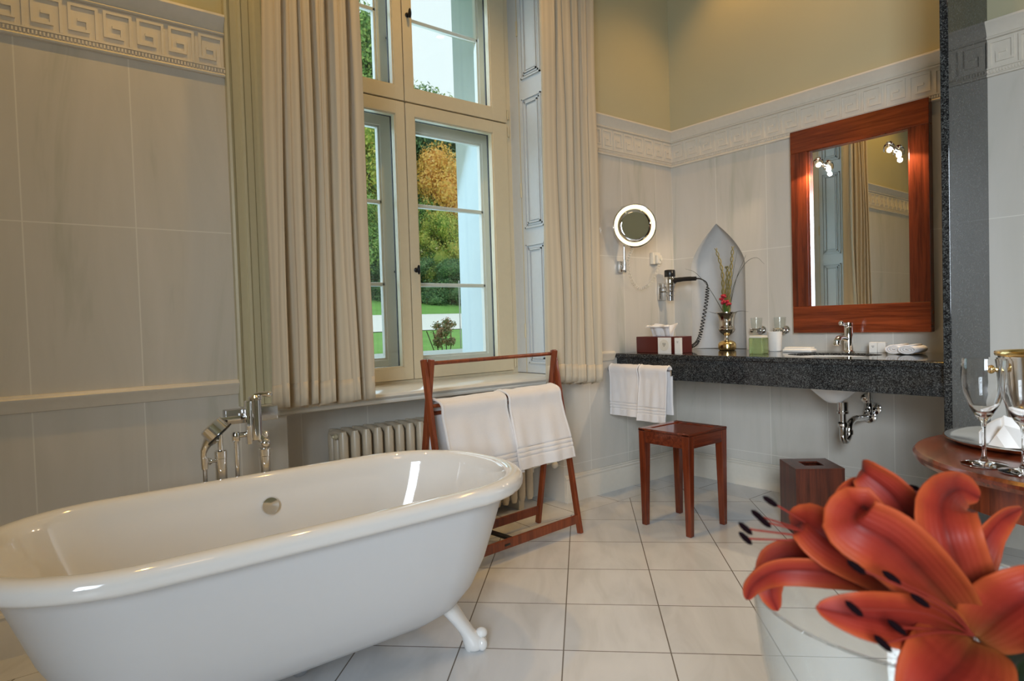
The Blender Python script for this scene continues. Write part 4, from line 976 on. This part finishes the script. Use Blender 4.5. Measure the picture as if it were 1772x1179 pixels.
LILY = {"R":{"petals":[[[[-3.2143,-2.697,0.8642],[-3.2706,-2.6833,0.8845],[-3.3245,-2.665,0.9027],[-3.3475,-2.64,0.9081]],0.0205,[-0.794,-0.331,0.494],0.25],[[[-3.2025,-2.6937,0.8613],[-3.2458,-2.6831,0.9055],[-3.2918,-2.6704,0.9471],[-3.3075,-2.6508,0.9632],[-3.277,-2.6431,0.967],[-3.2566,-2.6406,0.9552]],0.0249,[-0.941,-0.277,0.181],0.3],[[[-3.1878,-2.6928,0.8585],[-3.2117,-2.6913,0.9028],[-3.2258,-2.685,0.9415],[-3.199,-2.6737,0.9611],[-3.1476,-2.6699,0.9612],[-3.1164,-2.6762,0.9491]],0.0223,[-0.826,-0.506,0.225],0.35],[[[-3.1605,-2.6893,0.8507],[-3.1449,-2.6813,0.886],[-3.1318,-2.6843,0.914],[-3.107,-2.6907,0.9304],[-3.0687,-2.6957,0.9338]],0.0132,[-0.672,-0.68,0.103],0.4],[[[-3.2115,-2.6993,0.8618],[-3.2233,-2.7208,0.8933],[-3.2247,-2.7382,0.9123],[-3.1918,-2.7514,0.9197]],0.0258,[-0.924,-0.263,0.277],0.25],[[[-3.225,-2.7012,0.8657],[-3.2747,-2.7063,0.8669],[-3.3161,-2.7051,0.8658],[-3.3431,-2.697,0.8496]],0.033,[-0.85,-0.277,0.449],0.2]],"stamens":[[[-3.2132,-2.6979,0.8641],[-3.28,-2.694,0.9083],[-3.3442,-2.667,0.9442]],[[-3.2132,-2.6979,0.8641],[-3.2623,-2.6957,0.9013],[-3.3149,-2.6781,0.9321]],[[-3.2132,-2.6979,0.8641],[-3.2479,-2.6949,0.8878],[-3.2945,-2.6887,0.913]],[[-3.2132,-2.6979,0.8641],[-3.2924,-2.6907,0.9038],[-3.3518,-2.6683,0.918]],[[-3.2132,-2.6979,0.8641],[-3.2808,-2.6941,0.8896],[-3.3243,-2.6845,0.902]],[[-3.2132,-2.6979,0.8641],[-3.2921,-2.6977,0.8926],[-3.3428,-2.6827,0.8964]]],"throat":[-3.2143,-2.697,0.8642]},"L":{"petals":[[[[-3.1423,-2.6519,0.8713],[-3.1583,-2.6438,0.9154],[-3.1771,-2.6275,0.9525],[-3.184,-2.6085,0.9704],[-3.1714,-2.5993,0.9722]],0.0197,[-0.981,-0.145,0.109],0.35],[[[-3.1298,-2.6361,0.8739],[-3.1338,-2.6184,0.9201],[-3.1531,-2.5955,0.95],[-3.1859,-2.5885,0.9494],[-3.2114,-2.5881,0.9276]],0.0094,[-0.745,-0.44,0.453],0.3],[[[-3.1502,-2.6521,0.8683],[-3.2125,-2.6332,0.898],[-3.2614,-2.6122,0.9272],[-3.2631,-2.5911,0.9398],[-3.2483,-2.5714,0.9268]],0.0232,[-0.771,-0.422,0.465],0.3],[[[-3.1559,-2.6539,0.8679],[-3.2166,-2.6301,0.8907],[-3.265,-2.6038,0.9013],[-3.2842,-2.5757,0.8984],[-3.2821,-2.5525,0.8797],[-3.2745,-2.5401,0.8598]],0.0129,[-0.834,-0.537,-0.058],0.3],[[[-3.1223,-2.643,0.8519],[-3.1723,-2.6023,0.8702],[-3.2138,-2.5683,0.8892],[-3.2372,-2.5497,0.888],[-3.253,-2.5506,0.8665],[-3.248,-2.5553,0.8461]],0.0173,[-0.67,-0.284,0.665],0.3],[[[-3.1082,-2.641,0.8639],[-3.1241,-2.6145,0.8888],[-3.1387,-2.5891,0.9146],[-3.1464,-2.5762,0.925]],0.0193,[-0.888,-0.368,0.277],0.3]],"stamens":[[[-3.1556,-2.6539,0.8756],[-3.2374,-2.606,0.9223],[-3.2863,-2.5718,0.9591]],[[-3.1556,-2.6539,0.8756],[-3.2324,-2.6037,0.919],[-3.2904,-2.5626,0.9455]],[[-3.1556,-2.6539,0.8756],[-3.2464,-2.6052,0.9217],[-3.3129,-2.564,0.9398]],[[-3.1556,-2.6539,0.8756],[-3.2465,-2.6052,0.9193],[-3.3088,-2.5613,0.9298]],[[-3.1218,-2.6429,0.8628],[-3.1009,-2.6327,0.8991],[-3.1005,-2.6186,0.9444]],[[-3.1556,-2.6539,0.8756],[-3.2425,-2.6083,0.9226],[-3.3005,-2.5738,0.9452]]],"throat":[-3.1423,-2.6519,0.8713]}}
def petal(sp, w, nr, cup, wob):
    C_ = spline(sp, 28); nr = Vector(nr)
    def f(u, v):
        k = v * 28; i = min(int(k), 27); t = k - i; p = C_[i].lerp(C_[i + 1], t); tt = (C_[min(i + 2, 28)] - C_[max(i - 1, 0)]).normalized()
        sd_ = tt.cross(nr).normalized(); n2 = sd_.cross(tt).normalized()
        prof = (math.sin(PI * min(max(v, 0), 1) ** .80) ** .50) * (1 - .15 * v) + .10 * (1 - v) if v < 1 else 0
        ww = w * max(prof, .02); s = 2 * u - 1
        z = cup * ww * (s * s) - .10 * ww * math.exp(-(s / .12) ** 2) + .06 * ww * math.sin(v * 17 + wob + s * 2) * abs(s) ** 2
        return p + sd_ * (s * ww) + n2 * z
    return G().grid(f, 18, 36, uv=True)
def lily(key, label):
    d = LILY[key]; th = Vector(d['throat']); t = thing('lily', th, label, 'lily', 'orange red lilies in the glass bowl')
    for k, (sp, w, nr, cup) in enumerate(d['petals']):
        add('petal', petal(sp, w, nr, cup, k * 1.7), 'petal', t, smooth=180, solid=.0012, off=0)
    for a, b, c in d['stamens']:
        P = spline([a, b, c], 16); g = G().tube(P, .0009, 6); st_ = add('stamen', g, 'filament', t)
        dv = (P[-1] - P[-3]).normalized(); q = (RX * .75 - UP * .5 + dv * .25).normalized()
        g = G().tube([P[-1] - q * .0075, P[-1] - q * .005, P[-1], P[-1] + q * .005, P[-1] + q * .0075], [.0006, .0021, .0026, .0021, .0006], 8); add('anther', g, 'anther', st_)
    g = G().tube(spline([th + FW * .012, th + FW * .016 + Vector((.0, -.004, -.03)), Vector((bc.x * .5 + th.x * .5 + .01, bc.y * .5 + th.y * .5, .76)), Vector((bc.x + .02, bc.y + .01, .62))], 20), [.0035, .0045] + [.0042] * 19, 8); add('stem', g, 'stem', t)
    return t
lily('R', 'large open orange red lily facing the camera, the one nearest the right edge'); lily('L', 'orange red lily facing left with its stamens over the waste bin')
lf = thing('lily_leaves', bc + Vector((0, 0, .2)), 'dark green lily leaves at the rim of the bowl under the right bloom', 'leaves')
for sp, w in (([(-3.15, -2.69, .80), (-3.165, -2.715, .840), (-3.172, -2.735, .850), (-3.18, -2.76, .83)], .016), ([(-3.14, -2.68, .78), (-3.15, -2.715, .82), (-3.155, -2.745, .838), (-3.16, -2.79, .82)], .015), ([(-3.13, -2.66, .77), (-3.185, -2.71, .815), (-3.22, -2.74, .80)], .013)):
    C_ = spline(sp, 20)
    def f(u, v):
        i = min(int(v * 20), 19); t = v * 20 - i; p = C_[i].lerp(C_[i + 1], t); tt = (C_[min(i + 1, 20)] - C_[max(i - 1, 0)]).normalized(); sd_ = tt.cross(Vector((-.4, -.4, .8))).normalized()
        return p + sd_ * ((2 * u - 1) * w * math.sin(PI * max(v, .02)) ** .6) + Vector((0, 0, .003 * (2 * u - 1) ** 2))
    add('leaf', G().grid(f, 6, 20), 'leaf', lf, smooth=180, solid=.0008, off=0)

# ceiling lamp whose glow lights the room
cl = thing('ceiling_lamp', (-3.1, -3.4, 3.6), 'round opal ceiling lamp hanging above and behind the camera', 'ceiling lamp')
g = G().lathe([(0, 3.62), (.25, 3.64), (.27, 3.70), (.20, 3.76), (0, 3.77)], (-3.1, -3.4, 0), 40); add('lamp_shade', g, emit('opal_shade', (1.0, .74, .46), 1.2), cl)
g = G().cyl((-3.1, -3.4, 3.765), (-3.1, -3.4, ZC), .012); add('pendant_rod', g, 'brass', cl)

# the downlights in the ceiling; the tub and rack ones added with their spots
d0 = None
for x, y, l in ((-.33, -.75, 'small ceiling downlight in the window corner above the vanity'), (-.33, -1.75, 'small ceiling downlight above the granite partition'), (-3.35, -.62, 'small added ceiling downlight above the bathtub'), (-2.1, -.62, 'small added ceiling downlight above the towel rack')):
    if d0 is None:
        d0 = thing('ceiling_downlight', (x, y, ZC), l, 'ceiling light', 'ceiling downlights')
        g = G().lathe([(.045, 0), (.060, 0), (.060, .008), (.045, .010)], (x, y, ZC - .010), 24, cap0=False, cap1=False); add('trim_ring', g, 'steel', d0)
        g = G().lathe([(0, 0), (.044, 0), (.044, .003), (0, .003)], (x, y, ZC - .004), 24); add('lens', g, emit('downlight_lens', (1.0, .7, .4), 4), d0)
    else: copy_tree(d0, (x, y, ZC), l)

# ================================================================== OUTSIDE
def gz(d):
    P = [(0, 0.15), (2.2, 0.6), (5, 0.767), (11.2, 0.96), (15.2, 1.44), (19.5, 2.1), (30, 3.2), (70, 7)]
    for (a, za), (b, zb) in zip(P[:-1], P[1:]):
        if d <= b: return za + (zb - za) * (d - a) / (b - a)
    return P[-1][1]
g = G()
def lw(u, v):
    d = 1.0 + 60 * v ** 1.6; x = -30 + 80 * u
    return Vector((x, d, gz(d)))
g.grid(lw, 40, 60); tag(add('lawn', g, 'lawn', smooth=180), 'green lawn rising behind the window to the trees', 'lawn', kind='structure')
g = G().grid(lambda u, v: Vector((-30 + 80 * u, 11.2 + 4.0 * v, gz(11.2 + 4.0 * v) + .03)), 20, 16); tag(add('gravel_path', g, 'path', smooth=180), 'pale gravel path crossing the lawn outside the window', 'path', kind='structure')
g = G().box((-6, 1.35, .10), (4.2, 2.3, .84)); g.box((-6, 1.3, .84), (4.2, 2.36, .875)); tag(add('terrace_ledge', g, 'ext', smooth=0), 'pale stone terrace ledge directly below the window', 'ledge', kind='structure')
random.seed(11)
def crown(rx, ry, rz, nb, nl, ls):
    g = G(); bm = g.bm; bl = []
    for i in range(nb):
        a = random.uniform(0, 2 * PI); h = random.uniform(-.92, .95); r = math.sqrt(max(0, 1 - h * h)) * random.uniform(.35, .9)
        bl.append((Vector((rx * r * math.cos(a), ry * r * math.sin(a), rz * h)), random.uniform(.22, .38) * min(rx, rz)))
    bl.append((Vector((0, 0, 0)), min(rx, rz) * .72))
    for c, r in bl:
        g.ball(c, r * .55, 8)
        for k in range(nl):
            d = Vector((random.gauss(0, 1), random.gauss(0, 1), random.gauss(0, 1))).normalized(); p = c + d * r * random.uniform(.5, 1.25)
            t = Vector((random.gauss(0, 1), random.gauss(0, 1), random.gauss(0, 1))).normalized(); q = t.cross(d + t * .01).normalized(); s = ls * random.uniform(.6, 1.3)
            t = (t - d * t.dot(d) * .6).normalized()
            bm.faces.new([bm.verts.new(p - t * s), bm.verts.new(p + q * s * .5), bm.verts.new(p + t * s), bm.verts.new(p - q * s * .5)])
    return g
def mesh_of(g, name, mat):
    me = bpy.data.meshes.new(name); g.bm.to_mesh(me); g.bm.free(); me.materials.append(M[mat]); return me
CR = {k: mesh_of(crown(2.6, 2.4, 3.6, 30, 900, .085), 'crown', k) for k in ('folG', 'folD', 'folY', 'folO')}
def tree(x, y, s, kind, h, label):
    z = gz(y); t = thing('tree', (x, y, z), label, 'tree', 'trees beyond the lawn')
    g = G().tube([(x, y, z - .3), (x + .05, y, z + h * .5), (x - .05, y, z + h)], [.22 * s, .16 * s, .08 * s], 8); add('trunk', g, 'bark', t)
    o = bpy.data.objects.new('crown', CR[kind]); COL.objects.link(o); o.parent = t; o.location = (0, 0, h); o.scale = (s, s, s * 1.1); o.rotation_euler = (0, 0, random.uniform(0, 6)); return t
TR = [(11.96, 20.38, 0.8, 'folO', 3.71, 'orange autumn tree against the white outer reveal'), (10.36, 19.1, 0.45, 'folY', 1.66, 'small yellow green tree below the orange one'), (12.12, 24.1, 1.15, 'folD', 4.62, 'dark green tree seen just right of the window post'), (9.78, 21.49, 0.55, 'folG', 1.69, 'low green tree in front of the dark tree'), (8.94, 22.8, 0.95, 'folY', 3.55, 'green yellow tree seen through the narrow left panes'), (11.91, 28.11, 1.35, 'folG', 8.2, 'tallest pale green tree reaching up behind the upper left panes'), (14.66, 25.9, 1.3, 'folG', 4.83, 'broad green tree standing behind the orange one'), (8.05, 26.07, 1.2, 'folD', 4.21, 'dark tree far to the left, behind the curtain'), (15.22, 21.61, 1.1, 'folG', 4.18, 'green tree at the right end of the row'), (7.39, 21.48, 0.7, 'folG', 1.69, 'low green tree at the left end of the row'), (10.39, 20.36, 0.5, 'folG', 2.01, 'rounded mid green tree between the dark tree and the orange one')]
for a in TR: tree(*a)
for k, (x, y, l) in enumerate([(7.58, 20.31, 'low dark hedge shrub left of the window post'), (8.64, 19.45, 'low dark hedge shrub directly behind the window post'), (9.53, 18.74, 'low dark hedge shrub right of the window post'), (10.42, 18.03, 'low dark hedge shrub under the orange tree'), (6.69, 21.02, 'low dark hedge shrub at the far left end'), (11.31, 17.32, 'low dark hedge shrub at the far right end')]):
    t = thing('shrub', (x, y, gz(y)), l, 'shrub', 'hedge shrubs along the lawn')
    o = bpy.data.objects.new('foliage', CR['folD']); COL.objects.link(o); o.parent = t; o.location = (0, 0, .45); o.scale = (.56, .4, .34); o.rotation_euler = (0, 0, k)
# rose bush by the terrace with a thin support pole
RX0, RY0 = 0.09, 3.25
me = mesh_of(crown(.34, .3, .26, 14, 90, .028), 'rose_crown', 'folR')
t = thing('rose_bush', (0.09, 3.25, gz(3.25)), 'small reddish rose bush growing in front of the gravel path', 'rose bush')
g = G()
for k in range(5): g.tube(spline([(RX0, RY0, gz(RY0) - .1), (RX0 + .05 * (k - 2), RY0, .80), (RX0 + .10 * (k - 2), RY0 + .03 * k, 1.05)], 8), .006, 5)
add('rose_stem', g, 'bark', t)
o = bpy.data.objects.new('foliage', me); COL.objects.link(o); o.parent = t; o.location = (0, 0, 1.03 - gz(RY0)); o.scale = (.62, .62, .55)
g = G().cyl((0.36, 3.28, .5), (0.36, 3.28, 1.62), .006, seg=8); tag(add('garden_pole', g, 'steel'), 'thin pale pole standing beside the rose bush', 'pole')
